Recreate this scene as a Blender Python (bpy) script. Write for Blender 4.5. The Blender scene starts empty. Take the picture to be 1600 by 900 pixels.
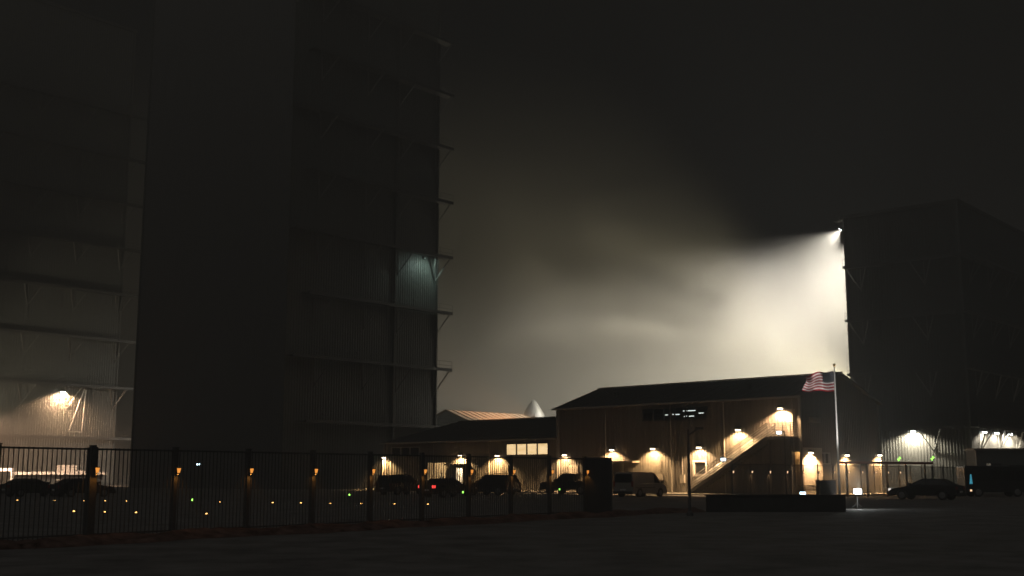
import bpy, bmesh, math, random
from mathutils import Vector, Matrix
random.seed(7)
S = bpy.context.scene
C = S.collection
R = math.radians
PI = math.pi

# ------------------------------------------------------------------ camera model (photo pixels 1600x900)
F = 1828.0
HOR = 742.0
H = 1.7
PIT = math.atan((HOR - 450) / F)
cp, sp = math.cos(PIT), math.sin(PIT)

def ray(px, py):
    a, b = (px - 800) / F, (450 - py) / F
    return Vector((a, cp - b * sp, sp + b * cp))

def at(px, py, Y):
    d = ray(px, py)
    return d * (Y / d.y) + Vector((0, 0, H))

def ground(px, py, z=0.0):
    d = ray(px, py)
    return d * ((z - H) / d.z) + Vector((0, 0, H))

def on_plane(px, py, p, n):
    d = ray(px, py)
    o = Vector((0, 0, H))
    return o + d * ((Vector(p) - o).dot(n) / d.dot(n))

def col_at(px, Y):
    """X of the ground-level column px at distance Y"""
    return at(px, HOR, Y).x

# ------------------------------------------------------------------ materials
def mat(name, base, rough=0.6, metal=0.0, noise=0.0, nscale=3.0, bump=0.0, bscale=20.0, emit=None, estr=0.0, spec=0.5, tint=None):
    m = bpy.data.materials.new(name)
    m.use_nodes = True
    nt = m.node_tree
    b = nt.nodes['Principled BSDF']
    b.inputs['Base Color'].default_value = (*base, 1)
    b.inputs['Roughness'].default_value = rough
    b.inputs['Metallic'].default_value = metal
    b.inputs['Specular IOR Level'].default_value = spec
    tc = nt.nodes.new('ShaderNodeTexCoord')
    if noise:
        n = nt.nodes.new('ShaderNodeTexNoise')
        n.inputs['Scale'].default_value = nscale
        n.inputs['Detail'].default_value = 6
        n.inputs['Roughness'].default_value = 0.65
        nt.links.new(tc.outputs['Object'], n.inputs['Vector'])
        r = nt.nodes.new('ShaderNodeValToRGB')
        r.color_ramp.elements[0].position = 0.3
        r.color_ramp.elements[1].position = 0.72
        t = tint or base
        r.color_ramp.elements[0].color = (*[max(0, c * (1 - noise)) for c in t], 1)
        r.color_ramp.elements[1].color = (*[min(1, c * (1 + noise)) for c in base], 1)
        nt.links.new(n.outputs['Fac'], r.inputs['Fac'])
        nt.links.new(r.outputs['Color'], b.inputs['Base Color'])
    if bump:
        n2 = nt.nodes.new('ShaderNodeTexNoise')
        n2.inputs['Scale'].default_value = bscale
        n2.inputs['Detail'].default_value = 4
        nt.links.new(tc.outputs['Object'], n2.inputs['Vector'])
        bp = nt.nodes.new('ShaderNodeBump')
        bp.inputs['Strength'].default_value = bump
        bp.inputs['Distance'].default_value = 0.05
        nt.links.new(n2.outputs['Fac'], bp.inputs['Height'])
        nt.links.new(bp.outputs['Normal'], b.inputs['Normal'])
    if emit:
        b.inputs['Emission Color'].default_value = (*emit, 1)
        b.inputs['Emission Strength'].default_value = estr
        m.cycles.emission_sampling = 'NONE'
    return m

def streaky(name, base, dark, rough=0.5):
    """painted sheet metal with faint vertical weathering streaks"""
    m = mat(name, base, rough)
    nt = m.node_tree
    b = nt.nodes['Principled BSDF']
    tc = nt.nodes.new('ShaderNodeTexCoord')
    mp = nt.nodes.new('ShaderNodeMapping')
    mp.inputs['Scale'].default_value = (1.3, 1.3, 0.07)
    n = nt.nodes.new('ShaderNodeTexNoise')
    n.inputs['Scale'].default_value = 2.2
    n.inputs['Detail'].default_value = 7
    r = nt.nodes.new('ShaderNodeValToRGB')
    r.color_ramp.elements[0].position = 0.32
    r.color_ramp.elements[1].position = 0.66
    r.color_ramp.elements[0].color = (*dark, 1)
    r.color_ramp.elements[1].color = (*base, 1)
    nt.links.new(tc.outputs['Object'], mp.inputs['Vector'])
    nt.links.new(mp.outputs['Vector'], n.inputs['Vector'])
    nt.links.new(n.outputs['Fac'], r.inputs['Fac'])
    nt.links.new(r.outputs['Color'], b.inputs['Base Color'])
    return m

M = {}
M['asphalt'] = mat('asphalt', (.16, .153, .146), .85, noise=.45, nscale=.6, bump=.5, bscale=9, spec=.3)
M['lot'] = mat('lot_asphalt', (.13, .12, .11), .75, noise=.5, nscale=.35, bump=.4, bscale=6)
M['concrete'] = mat('concrete', (.34, .32, .28), .8, noise=.3, nscale=1.1, bump=.25, bscale=8)
M['soil_red_lit'] = mat('soil_red_lit', (.14, .09, .075), .95, noise=.7, nscale=2.2, bump=.9, bscale=14, spec=.1, tint=(.10, .055, .04))  # earth brown with the reddish light on the verge put in
M['paint'] = mat('road_paint', (.5, .49, .45), .7, noise=.4, nscale=6)
M['cladding'] = streaky('cladding', (.14, .124, .103), (.075, .065, .053), .6)
M['roofing'] = mat('roofing', (.055, .052, .05), .6, noise=.3, nscale=.8)
M['roof_tan'] = streaky('roof_tan', (.52, .40, .28), (.40, .29, .2), .5)
M['trim'] = mat('trim', (.30, .27, .23), .5, noise=.15)
M['white_wall'] = mat('white_wall', (.42, .43, .41), .6, noise=.15)
M['tower_metal'] = streaky('tower_metal', (.105, .109, .10), (.07, .075, .07), .55)
M['tower_black'] = streaky('tower_black', (.05, .049, .045), (.035, .035, .032), .7)
M['tower_dark'] = streaky('tower_dark', (.13, .128, .125), (.10, .10, .10), .7)
M['galv'] = mat('galvanised', (.075, .075, .072), .5, .3, noise=.25, nscale=4)
M['cabin_grey'] = mat('cabin_grey', (.14, .145, .14), .6, noise=.15)
M['galv_bright'] = mat('bright_galvanised', (.62, .60, .56), .5, .3, noise=.2, nscale=4)
M['grating'] = mat('grating', (.22, .22, .21), .5, .4, noise=.3, nscale=5)
M['black_metal'] = mat('black_metal', (.10, .098, .095), .6, .0, noise=.3, nscale=9)
M['dark_sheet'] = mat('dark_sheet', (.05, .05, .05), .6, .1, noise=.3, nscale=2)
M['steel'] = mat('stainless', (.20, .20, .195), .45, .7, noise=.12, nscale=1.5, bump=.05, bscale=2)
M['frame_dark'] = mat('frame_dark', (.06, .055, .05), .5)
M['frame_pale'] = mat('frame_pale', (.5, .46, .4), .5)
M['glass'] = mat('dark_glass', (.012, .014, .016), .06, spec=.6)
M['door'] = mat('door_paint', (.34, .30, .25), .5, noise=.15)
M['rubber'] = mat('rubber', (.02, .02, .02), .85)
M['rim'] = mat('rim', (.35, .35, .35), .35, .8)
M['car_dark'] = mat('car_dark', (.025, .026, .03), .25, .3, spec=.6)
M['car_grey'] = mat('car_grey', (.05, .052, .055), .3, .3)
M['van_silver'] = mat('van_silver', (.30, .27, .24), .38, .2, noise=.08, nscale=2)
M['truck_white'] = mat('truck_white', (.7, .68, .64), .45, noise=.12, nscale=2)
M['plastic_dark'] = mat('plastic_dark', (.03, .03, .03), .5)
M['wood'] = mat('wood', (.16, .10, .06), .7, noise=.3, nscale=6)
M['skin'] = mat('skin', (.45, .28, .2), .55)
M['shirt'] = mat('shirt', (.30, .29, .28), .8, noise=.2, nscale=12)
M['shirt_dark'] = mat('shirt_dark', (.06, .07, .09), .8, noise=.2, nscale=12)
M['jeans'] = mat('jeans', (.05, .06, .09), .85, noise=.2, nscale=14)
M['hair'] = mat('hair', (.03, .02, .015), .7)
M['flag_red'] = mat('flag_red', (.36, .006, .016), .8, spec=.1)
M['flag_white'] = mat('flag_white', (.8, .78, .76), .8)
M['flag_blue'] = mat('flag_blue', (.004, .008, .028), .8, spec=.1)
M['gold'] = mat('gold', (.8, .55, .2), .3, 1.0)
M['barrier_red'] = mat('barrier_red', (.35, .05, .03), .5, noise=.2)
M['em_warm'] = mat('lit_warm_lens', (.8, .7, .5), .4, emit=(1, .80, .55), estr=14)
M['em_white'] = mat('lit_white_lens', (.8, .8, .8), .4, emit=(.92, 1.0, .98), estr=40)
M['em_flood'] = mat('lit_flood_lens', (.8, .8, .8), .4, emit=(.95, 1.0, .97), estr=60)
M['em_cool'] = mat('lit_cool_lens', (.8, .8, .8), .4, emit=(.60, .86, 1.0), estr=7)
M['em_amber'] = mat('lit_amber_lens', (.8, .5, .2), .4, emit=(1.0, .36, .06), estr=1.1)
M['em_amber_pale'] = mat('lit_pale_amber_lens', (.8, .5, .2), .4, emit=(1.0, .62, .36), estr=2.2)
M['em_marker'] = mat('lit_marker_lens', (.8, .5, .2), .4, emit=(1.0, .52, .14), estr=5)
M['em_glint'] = mat('glint_lens', (.8, .8, .8), .3, emit=(1, .93, .85), estr=1.5)  # glow stands in for a glint on the sedan's headlight
M['em_green'] = mat('lit_green_lens', (.3, .8, .2), .4, emit=(.35, 1.0, .12), estr=4)
M['em_red'] = mat('lit_tail_lens', (.7, .03, .03), .4, emit=(1.0, .06, .05), estr=2.6)
M['tail_off'] = mat('tail_lens', (.25, .01, .01), .25)
M['head_off'] = mat('head_lens', (.5, .5, .5), .15)
M['em_cyan'] = mat('lit_cyan_screen', (.1, .3, .4), .4, emit=(.10, .62, .85), estr=.55)
M['em_strip'] = mat('lit_strip', (.8, .8, .8), .4, emit=(.9, .97, .92), estr=2.2)
M['room'] = mat('room_paint', (.65, .58, .46), .8, noise=.1, nscale=2)
M['em_red_small'] = mat('lit_red_dot', (.7, .03, .03), .4, emit=(1.0, .15, .08), estr=3)

# lit blind of the ribbon window: slats of slightly uneven brightness (a lit window gives off light)
mb_ = bpy.data.materials.new('lit_blind'); mb_.use_nodes = True
nt = mb_.node_tree; b = nt.nodes['Principled BSDF']
tc = nt.nodes.new('ShaderNodeTexCoord')
mp = nt.nodes.new('ShaderNodeMapping'); mp.inputs['Scale'].default_value = (.35, 1, 7)
n = nt.nodes.new('ShaderNodeTexNoise'); n.inputs['Scale'].default_value = 2.0; n.inputs['Detail'].default_value = 5
r = nt.nodes.new('ShaderNodeValToRGB')
r.color_ramp.elements[0].position = .3; r.color_ramp.elements[1].position = .7
r.color_ramp.elements[0].color = (.62, .40, .17, 1); r.color_ramp.elements[1].color = (1.0, .74, .40, 1)
nt.links.new(tc.outputs['Object'], mp.inputs['Vector']); nt.links.new(mp.outputs['Vector'], n.inputs['Vector'])
nt.links.new(n.outputs['Fac'], r.inputs['Fac']); nt.links.new(r.outputs['Color'], b.inputs['Emission Color'])
b.inputs['Emission Strength'].default_value = 2.0
b.inputs['Base Color'].default_value = (.6, .55, .45, 1)
mb_.cycles.emission_sampling = 'NONE'
M['lit_blind'] = mb_

# ------------------------------------------------------------------ mesh builder
class MB:
    def __init__(s):
        s.v = []; s.f = []; s.mi = []
    def add(s, vs, fs, mi=0):
        o = len(s.v)
        s.v += [tuple(v) for v in vs]
        s.f += [tuple(i + o for i in f) for f in fs]
        s.mi += [mi] * len(fs)
        return s
    def box(s, x0, x1, y0, y1, z0, z1, mi=0):
        vs = [(x, y, z) for z in (z0, z1) for y in (y0, y1) for x in (x0, x1)]
        fs = [(0, 2, 3, 1), (4, 5, 7, 6), (0, 1, 5, 4), (2, 6, 7, 3), (0, 4, 6, 2), (1, 3, 7, 5)]
        return s.add(vs, fs, mi)
    def bar(s, p0, p1, w, h, mi=0, up=(0, 0, 1)):
        """square bar from p0 to p1"""
        p0, p1 = Vector(p0), Vector(p1)
        d = (p1 - p0).normalized(); up = Vector(up)
        if abs(d.dot(up)) > .99: up = Vector((0, 1, 0))
        a = d.cross(up).normalized() * w / 2
        b_ = a.cross(d).normalized() * h / 2
        vs = [p + a * i + b_ * j for p in (p0, p1) for i, j in ((-1, -1), (1, -1), (1, 1), (-1, 1))]
        return s.add(vs, [(0, 1, 2, 3), (7, 6, 5, 4), (0, 4, 5, 1), (1, 5, 6, 2), (2, 6, 7, 3), (3, 7, 4, 0)], mi)
    def tube(s, p0, p1, r0, r1=None, n=8, mi=0):
        r1 = r0 if r1 is None else r1
        p0, p1 = Vector(p0), Vector(p1)
        d = (p1 - p0).normalized()
        up = Vector((0, 0, 1)) if abs(d.z) < .95 else Vector((1, 0, 0))
        a = d.cross(up).normalized(); b_ = d.cross(a)
        vs = []
        for p, r in ((p0, r0), (p1, r1)):
            for k in range(n):
                t = 2 * PI * k / n
                vs.append(p + (a * math.cos(t) + b_ * math.sin(t)) * r)
        fs = [(k, (k + 1) % n, n + (k + 1) % n, n + k) for k in range(n)]
        fs += [tuple(range(n))[::-1], tuple(range(n, 2 * n))]
        return s.add(vs, fs, mi)
    def lathe(s, prof, n=24, cx=0, cy=0, mi=0):
        vs = []
        for r, z in prof:
            for k in range(n):
                t = 2 * PI * k / n
                vs.append((cx + r * math.cos(t), cy + r * math.sin(t), z))
        m = len(prof)
        fs = [(i * n + k, i * n + (k + 1) % n, (i + 1) * n + (k + 1) % n, (i + 1) * n + k) for i in range(m - 1) for k in range(n)]
        fs += [tuple(range(n))[::-1], tuple(range((m - 1) * n, m * n))]
        return s.add(vs, fs, mi)
    def prism(s, poly, w, mi=0, f=None):
        """poly in xz, extruded over y -w..w ; f(z)->half width"""
        n = len(poly)
        hw = (lambda z: w) if f is None else f
        vs = [(x, -hw(z), z) for x, z in poly] + [(x, hw(z), z) for x, z in poly]
        fs = [tuple(range(n)), tuple(range(n, 2 * n))[::-1]]
        fs += [((k + 1) % n, k, n + k, n + (k + 1) % n) for k in range(n)]
        return s.add(vs, fs, mi)
    def build(s, name, m, parent=None, smooth=False, bevel=0):
        me = bpy.data.meshes.new(name)
        me.from_pydata(s.v, [], s.f)
        bm = bmesh.new(); bm.from_mesh(me)
        bmesh.ops.recalc_face_normals(bm, faces=bm.faces)
        bm.to_mesh(me); bm.free()
        ms = m if isinstance(m, (list, tuple)) else [m]
        for x in ms: me.materials.append(x)
        if len(ms) > 1:
            me.polygons.foreach_set('material_index', s.mi)
        if smooth:
            me.polygons.foreach_set('use_smooth', [True] * len(me.polygons))
        o = bpy.data.objects.new(name, me)
        C.objects.link(o)
        if parent: o.parent = parent
        if bevel:
            bv = o.modifiers.new('bevel', 'BEVEL'); bv.width = bevel; bv.segments = 2; bv.limit_method = 'ANGLE'; bv.angle_limit = R(35)
        return o

def tag(o, label=None, cat=None, group=None, kind=None):
    if label: o['label'] = label
    if cat: o['category'] = cat
    if group: o['group'] = group
    if kind: o['kind'] = kind
    return o

def thing(name, label, cat, loc=(0, 0, 0), rz=0, group=None):
    o = bpy.data.objects.new(name, None)
    o.empty_display_size = .3
    C.objects.link(o)
    o.location = loc; o.rotation_euler = (0, 0, rz)
    return tag(o, label, cat, group)

CH = {}
def copy_tree(o, parent=None):
    c = o.copy(); C.objects.link(c)
    if parent: c.parent = parent
    for ch in list(o.children): copy_tree(ch, c)
    return c

def dup(o, loc, rz, label, group=None):
    c = copy_tree(o)
    c.location = loc; c.rotation_euler = (0, 0, rz)
    c['label'] = label
    if group: c['group'] = group
    return c

def light(kind, loc, power, color, parent=None, aim=None, angle=150, blend=.3, radius=.06, name='bulb'):
    l = bpy.data.lights.new(name, kind)
    l.energy = power; l.color = color
    l.shadow_soft_size = radius
    if kind == 'SPOT':
        l.spot_size = R(angle); l.spot_blend = blend
    o = bpy.data.objects.new(name, l)
    C.objects.link(o)
    o.location = loc
    if aim is not None:
        o.rotation_euler = Vector(aim).to_track_quat('-Z', 'Y').to_euler()
    if parent: o.parent = parent
    return o

ORD = ['first', 'second', 'third', 'fourth', 'fifth', 'sixth', 'seventh', 'eighth', 'ninth', 'tenth', 'eleventh', 'twelfth', 'thirteenth',
       'fourteenth', 'fifteenth', 'sixteenth', 'seventeenth', 'eighteenth', 'nineteenth', 'twentieth']

WARM = (1, .60, .29)
COOL = (.85, 1, .97)

# grid of the site: PHI for the towers and fences, THE for the low buildings
U = Vector((.64, .768, 0)); V = Vector((.768, -.64, 0)); PHI = math.atan2(-.64, .768)
A_ = Vector((.713, -.702, 0)).normalized(); B_ = Vector((A_.y * -1, A_.x, 0)); THE = math.atan2(A_.y, A_.x)
LC = Vector((4.4, 113.6, 0))            # front left corner of the two storey building

def face(px, py):
    """pixel -> (x along the low buildings' front, z)"""
    p = on_plane(px, py, LC, B_)
    return (p - LC).dot(A_), p.z
EX = LC + A_ * 26.5
def gable(px, py):
    p = on_plane(px, py, EX, A_)
    return (p - EX).dot(B_), p.z

# ------------------------------------------------------------------ corrugated walls
def corr(mb, fn, s0, s1, z0, z1, holes=(), pitch=.3, d=.02, top=None, mi=0):
    """fn(s,z,out)->point. holes: (s0,s1,z0,z1). top(s): sloping top edge above z1"""
    ss = [(s0, 0.0)]
    s = s0
    while s < s1:
        for q, dd in ((.0, 0), (.55, 0), (.66, d), (.89, d)):
            x = s + q * pitch
            if s0 < x < s1: ss.append((x, dd))
        s += pitch
    ss.append((s1, 0.0))
    for h in holes:
        for e in h[:2]:
            if s0 < e < s1: ss.append((e, 0.0))
    ss = sorted(set(ss))
    zs = sorted(set([z0, z1] + [z for h in holes for z in h[2:] if z0 < z < z1]))
    for (a, da), (b_, db) in zip(ss, ss[1:]):
        if b_ - a < 1e-6: continue
        m = (a + b_) / 2
        for za, zb in zip(zs, zs[1:]):
            mz = (za + zb) / 2
            if any(h[0] < m < h[1] and h[2] < mz < h[3] for h in holes): continue
            mb.add([fn(a, za, da), fn(b_, za, db), fn(b_, zb, db), fn(a, zb, da)], [(0, 1, 2, 3)], mi)
        if top:
            mb.add([fn(a, z1, da), fn(b_, z1, db), fn(b_, top(b_), db), fn(a, top(a), da)], [(0, 1, 2, 3)], mi)

def window(parent, fn, s0, s1, z0, z1, glass, n=1, name='window', fmat='frame_dark', fw=.09, rec=.1):
    w = MB()
    for i in range(n):
        a = s0 + (s1 - s0) * i / n; b_ = s0 + (s1 - s0) * (i + 1) / n
        w.add([fn(a, z0, -rec), fn(b_, z0, -rec), fn(b_, z1, -rec), fn(a, z1, -rec)], [(0, 1, 2, 3)])
    wo = w.build(name, M[glass], parent)
    fr = MB()
    def fb(a, b_, za, zb):
        ps = [fn(x, z, o) for o in (-rec - .02, .06) for z in (za, zb) for x in (a, b_)]
        fr.add(ps, [(0, 2, 3, 1), (4, 5, 7, 6), (0, 1, 5, 4), (2, 6, 7, 3), (0, 4, 6, 2), (1, 3, 7, 5)])
    fb(s0 - fw, s1 + fw, z0 - fw, z0); fb(s0 - fw, s1 + fw, z1, z1 + fw)
    fb(s0 - fw, s0, z0, z1); fb(s1, s1 + fw, z0, z1)
    for i in range(1, n):
        c = s0 + (s1 - s0) * i / n
        fb(c - fw / 2, c + fw / 2, z0, z1)
    fr.build('frame', M[fmat], wo)
    return wo

def room(parent, s0, s1, z0, z1, depth, power, color, sideways=None, name='lit_room'):
    """lit room behind a door opening in the front wall (local x along wall, y inward)"""
    m = MB()
    a, b_, c, d = s0 - .25, s1 + .25, z0, z1 + .35
    y0, y1 = .06, depth
    m.add([(a, y0, c), (b_, y0, c), (b_, y1, c), (a, y1, c), (a, y0, d), (b_, y0, d), (b_, y1, d), (a, y1, d)],
          [(0, 1, 2, 3), (4, 7, 6, 5), (3, 2, 6, 7), (0, 3, 7, 4), (1, 5, 6, 2)])
    o = m.build(name, M['room'], parent)
    light('POINT', ((a + b_) / 2, depth * .55, d - .3), power, color, o, radius=.1, name='room_bulb')
    return o

def door_frame(parent, s0, s1, z0, z1, name='doorway'):
    m = MB()
    m.box(s0 - .09, s0, -.07, .05, z0, z1 + .09).box(s1, s1 + .09, -.07, .05, z0, z1 + .09).box(s0, s1, -.07, .05, z1, z1 + .09)
    return m.build(name, M['frame_pale'], parent)

def front(s, z, o): return (s, -o, z)

# ------------------------------------------------------------------ SETTING: ground
g = MB(); g.add([(-480, -60, 0), (480, -60, 0), (480, 880, 0), (-480, 880, 0)], [(0, 1, 2, 3)])
tag(g.build('ground', M['asphalt']), kind='structure')
def strip(name, o, ax, ay, x0, x1, y0, y1, z, m):
    q = MB(); q.add([Vector(o) + ax * x + ay * y + Vector((0, 0, z)) for x, y in ((x0, y0), (x1, y0), (x1, y1), (x0, y1))], [(0, 1, 2, 3)])
    return tag(q.build(name, m), kind='structure')
strip('parking_lot', LC, A_, B_, -45, 38, -34, -2.6, .004, M['lot'])
ap = MB()
ap.box(-29, 28.5, -2.6, -.0, 0, .15).box(26.5, 29.6, -.0, 15, 0, .15)
apo = ap.build('pavement', M['concrete']); apo.location = LC; apo.rotation_euler = (0, 0, THE); tag(apo, kind='structure')
for k in range(9):
    strip('lot_marking', LC, A_, B_, -24 + k * 2.8, -23.88 + k * 2.8, -9.6, -4.2, .009, M['paint'])
strip('lot_marking', LC, A_, B_, 4, 26, -14.1, -13.95, .009, M['paint'])
strip('lot_marking', LC, A_, B_, 1, 21, -18.6, -18.45, .009, M['paint'])

# fence line of the near picket fence
FA = Vector((col_at(0, 28.8), 28.8, 0)); FB = Vector((col_at(912, 50.0), 50.0, 0))
FD = (FB - FA).normalized(); FN = Vector((FD.y, -FD.x, 0))

# earth verge along the fence: uneven low berm
vg = MB(); nx, ny = 180, 9
for i in range(nx + 1):
    t = -14 + i * 48 / nx
    for j in range(ny + 1):
        w = j / ny
        hgt = .16 * math.sin(PI * min(1, w * 1.0)) + (random.uniform(-.02, .05) if 0 < j < ny else 0)
        hgt += .05 * math.sin(t * 1.7 + j) * (0 < j < ny)
        p = FA + FD * t + FN * (-.35 + 1.9 * w + .22 * math.sin(t * .8) + .1 * math.sin(t * 2.3))
        vg.v.append((p.x, p.y, max(.004, hgt)))
for i in range(nx):
    for j in range(ny):
        a = i * (ny + 1) + j
        vg.f.append((a, a + ny + 1, a + ny + 2, a + 1)); vg.mi.append(0)
tag(vg.build('verge', M['soil_red_lit'], smooth=True), kind='structure')

# ------------------------------------------------------------------ TWO STOREY BUILDING
EAVE, RIDGE, DEP, LEN = 7.95, 10.1, 13.0, 26.5
bld = thing('two_storey_building', 'two storey dark metal clad building with gable roof behind the outside stair', 'building', LC, THE)
def fz(px, py): return face(px, py)
wx0, wz1 = fz(1004, 640); wx1, wz0 = fz(1106, 656)
wz0 = (wz0 + fz(1004, 657)[1]) / 2; 
sx0, sz1 = fz(1085, 722); sx1, sz0 = fz(1103, 741)
ox0, _ = fz(1240.5, 740); ox1, _ = fz(1251.5, 740); oz1 = fz(1246, 706)[1]
dx0, _ = fz(1229.5, 660); dx1, _ = fz(1243, 660); dz0 = fz(1236, 682)[1]; dz1 = fz(1232, 641)[1]
holes = [(wx0, wx1, wz0, wz1), (sx0, sx1, sz0, sz1), (ox0, ox1, .15, oz1)]
w = MB()
corr(w, front, 0, LEN, .15, EAVE, holes, .3, .02)
gt = lambda s: EAVE + (RIDGE - EAVE) * (1 - abs(s - DEP / 2) / (DEP / 2))
gx0, gz1 = gable(1268, 708); gx1, gz0 = gable(1296, 724)
gholes = [(gx0, gx1, gz0, gz1)]
corr(w, lambda s, z, o: (LEN + o, s, z), 0, DEP, .15, EAVE, gholes, .3, top=gt)
corr(w, lambda s, z, o: (0 - o, s, z), 0, DEP, .15, EAVE, (), .3, top=gt)
corr(w, lambda s, z, o: (s, DEP + o, z), 0, LEN, .15, EAVE, (), .3)
w.build('wall', M['cladding'], bld)
def gable_roof(parent, x0, x1, dep, eave, ridge, m, over=.35, th=.16, hip=0):
    r = MB()
    sl = (ridge - eave) / (dep / 2)
    yo = -over; zo = eave - sl * over
    for sgn in (0, 1):
        def P(x, y, z): return (x, y if not sgn else dep - y, z)
        xa, xb = x0 - over, x1 + over
        r.add([P(xa, yo, zo + .02), P(xb, yo, zo + .02), P(xb, dep / 2, ridge + .02), P(xa + hip, dep / 2, ridge + .02),
               P(xa, yo, zo + .02 + th), P(xb, yo, zo + .02 + th), P(xb, dep / 2, ridge + .02 + th), P(xa + hip, dep / 2, ridge + .02 + th)],
              [(0, 1, 2, 3), (4, 5, 6, 7), (0, 1, 5, 4), (1, 2, 6, 5), (0, 3, 7, 4)])
        x = xa + .3
        while x < xb - .1:      # standing seams
            f = 1 if not hip else min(1, max(.05, (x - xa) / hip))
            ye = yo + (dep / 2 - yo) * f
            ze = zo + (ridge - zo) * f
            r.bar(P(x, yo, zo + th + .05), P(x, ye, ze + th + .05), .05, .06)
            x += .6
    if hip:
        xa = x0 - over
        r.add([(xa, yo, zo + .02 + th), (xa, dep - yo, zo + .02 + th), (xa + hip, dep / 2, ridge + .02 + th)], [(0, 1, 2)])
    ro = r.build('roof', m, parent)
    rc = MB(); rc.bar((x0 - over + hip, dep / 2, ridge + th + .08), (x1 + over, dep / 2, ridge + th + .08), .35, .07)
    rc.build('ridge_cap', m, ro)
    gu = MB(); gu.box(x0 - over, x1 + over, yo - .14, yo - .003, zo + .03, zo + .19)
    gu.build('gutter', M['trim'], ro)
    return ro
gable_roof(bld, 0, LEN, DEP, EAVE, RIDGE, M['roofing'])
for x, y in ((0, 0), (LEN, 0), (LEN, DEP), (0, DEP)):
    tr = MB(); tr.box(x - .1, x + .1, y - .1, y + .1, .15, EAVE - .1); tr.build('corner_trim', M['trim'], bld)
uw = window(bld, front, wx0, wx1, wz0, wz1, 'glass', 6, 'window', 'frame_dark', .06)
# the upper ribbon window is clear: panes let the strip lamps of the office show
gl = bpy.data.materials.new('clear_glass'); gl.use_nodes = True
gb = gl.node_tree.nodes['Principled BSDF']; gb.inputs['Transmission Weight'].default_value = 1; gb.inputs['Roughness'].default_value = 0
gb.inputs['IOR'].default_value = 1.05; gb.inputs['Base Color'].default_value = (.75, .8, .8, 1)
M['clear'] = gl
uw.data.materials[0] = gl
sw = window(bld, front, sx0, sx1, sz0, sz1, 'glass', 1, 'window', 'frame_pale', .16)
window(bld, lambda s, z, o: (LEN + o, s, z), gx0, gx1, gz0, gz1, 'glass', 4, 'window', 'frame_pale', .07)
door_frame(bld, ox0, ox1, .15, oz1)
room(bld, ox0, ox1, .15, oz1, 3.0, 60, (1, .55, .2))
# upper door behind the landing
dr = MB(); dr.box(dx0, dx1, -.09, -.04, dz0, dz0 + 2.2)
do = dr.build('door', M['door'], bld)
hd = MB(); hd.bar((dx0 + .1, -.13, dz0 + 1.0), (dx0 + .28, -.13, dz0 + 1.0), .03, .04); hd.build('handle', M['galv'], do)
for x in (.25, 6.1, 13.6, 19.2, 25.9):
    dp = MB(); dp.tube((x, -.12, .2), (x, -.12, EAVE - .15), .055); dp.build('downpipe', M['trim'], bld)
for x, y in ((5, 3.0), (12.5, 3.4), (20, 2.8)):
    z = EAVE + (RIDGE - EAVE) * y / (DEP / 2)
    m = MB(); m.tube((x, y, z - .1), (x, y, z + .55), .16, n=12); m.lathe([(.26, z + .55), (.24, z + .65), (.02, z + .72)], 12, x, y); m.build('roof_vent', M['roofing'], bld)
for px, py, wd, hg in ((975, 752, .6, .9), (1068, 748, .45, .7), (1033, 745, .5, .5)):
    x, z = fz(px, py)
    m = MB(); m.box(x - wd / 2, x + wd / 2, -.24, -.03, z - hg / 2, z + hg / 2); m.tube((x, -.1, z + hg / 2), (x, -.1, z + hg / 2 + 1.6), .03, n=6); m.build('meter_box', M['trim'], bld)
# louvre vents on the gable
lv = MB()
g0, g1z = gable(1262, 652); g1, g0z = gable(1281, 661)
for k in range(6):
    z = g0z + (g1z - g0z) * k / 6
    lv.add([(LEN + .05, g0, z), (LEN + .05, g1, z), (LEN + .13, g1, z + .1), (LEN + .13, g0, z + .1)], [(0, 1, 2, 3)])
lv.build('vent', M['trim'], bld)

# strip lamps inside the first floor office, seen through the ribbon window
def strip_lamp(px, py, wpx, label):
    back = LC + B_ * 2.2
    p = on_plane(px, py, back, B_)
    wid = wpx / 1850 * p.y * 1.35
    t = thing('strip_light', label, 'light', p, THE, 'strip lights inside the upper office window')
    a = MB(); a.box(-wid / 2, wid / 2, -.07, .07, 0, .06); a.build('diffuser', M['em_strip'], t)
    c = MB(); c.box(-wid / 2 - .02, wid / 2 + .02, -.09, .09, .06, .12); c.build('housing', M['trim'], t)
for px, py, wp, lb in ((1070, 642.5, 7, 'upper left strip light behind the dark upper ribbon window'), (1082, 642.3, 10, 'long upper strip light behind the dark ribbon window'),
                       (1056, 648, 6, 'dim left strip light behind the dark upper ribbon window'), (1097, 646, 6, 'rightmost bright strip light behind the dark upper ribbon window'),
                       (1071, 651, 6, 'lower left strip light behind the dark upper ribbon window'), (1082, 650.8, 6, 'lower right strip light behind the dark upper ribbon window'),
                       (1043, 649, 3, 'faintest leftmost strip light behind the dark upper window')):
    strip_lamp(px, py, wp, lb)

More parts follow.
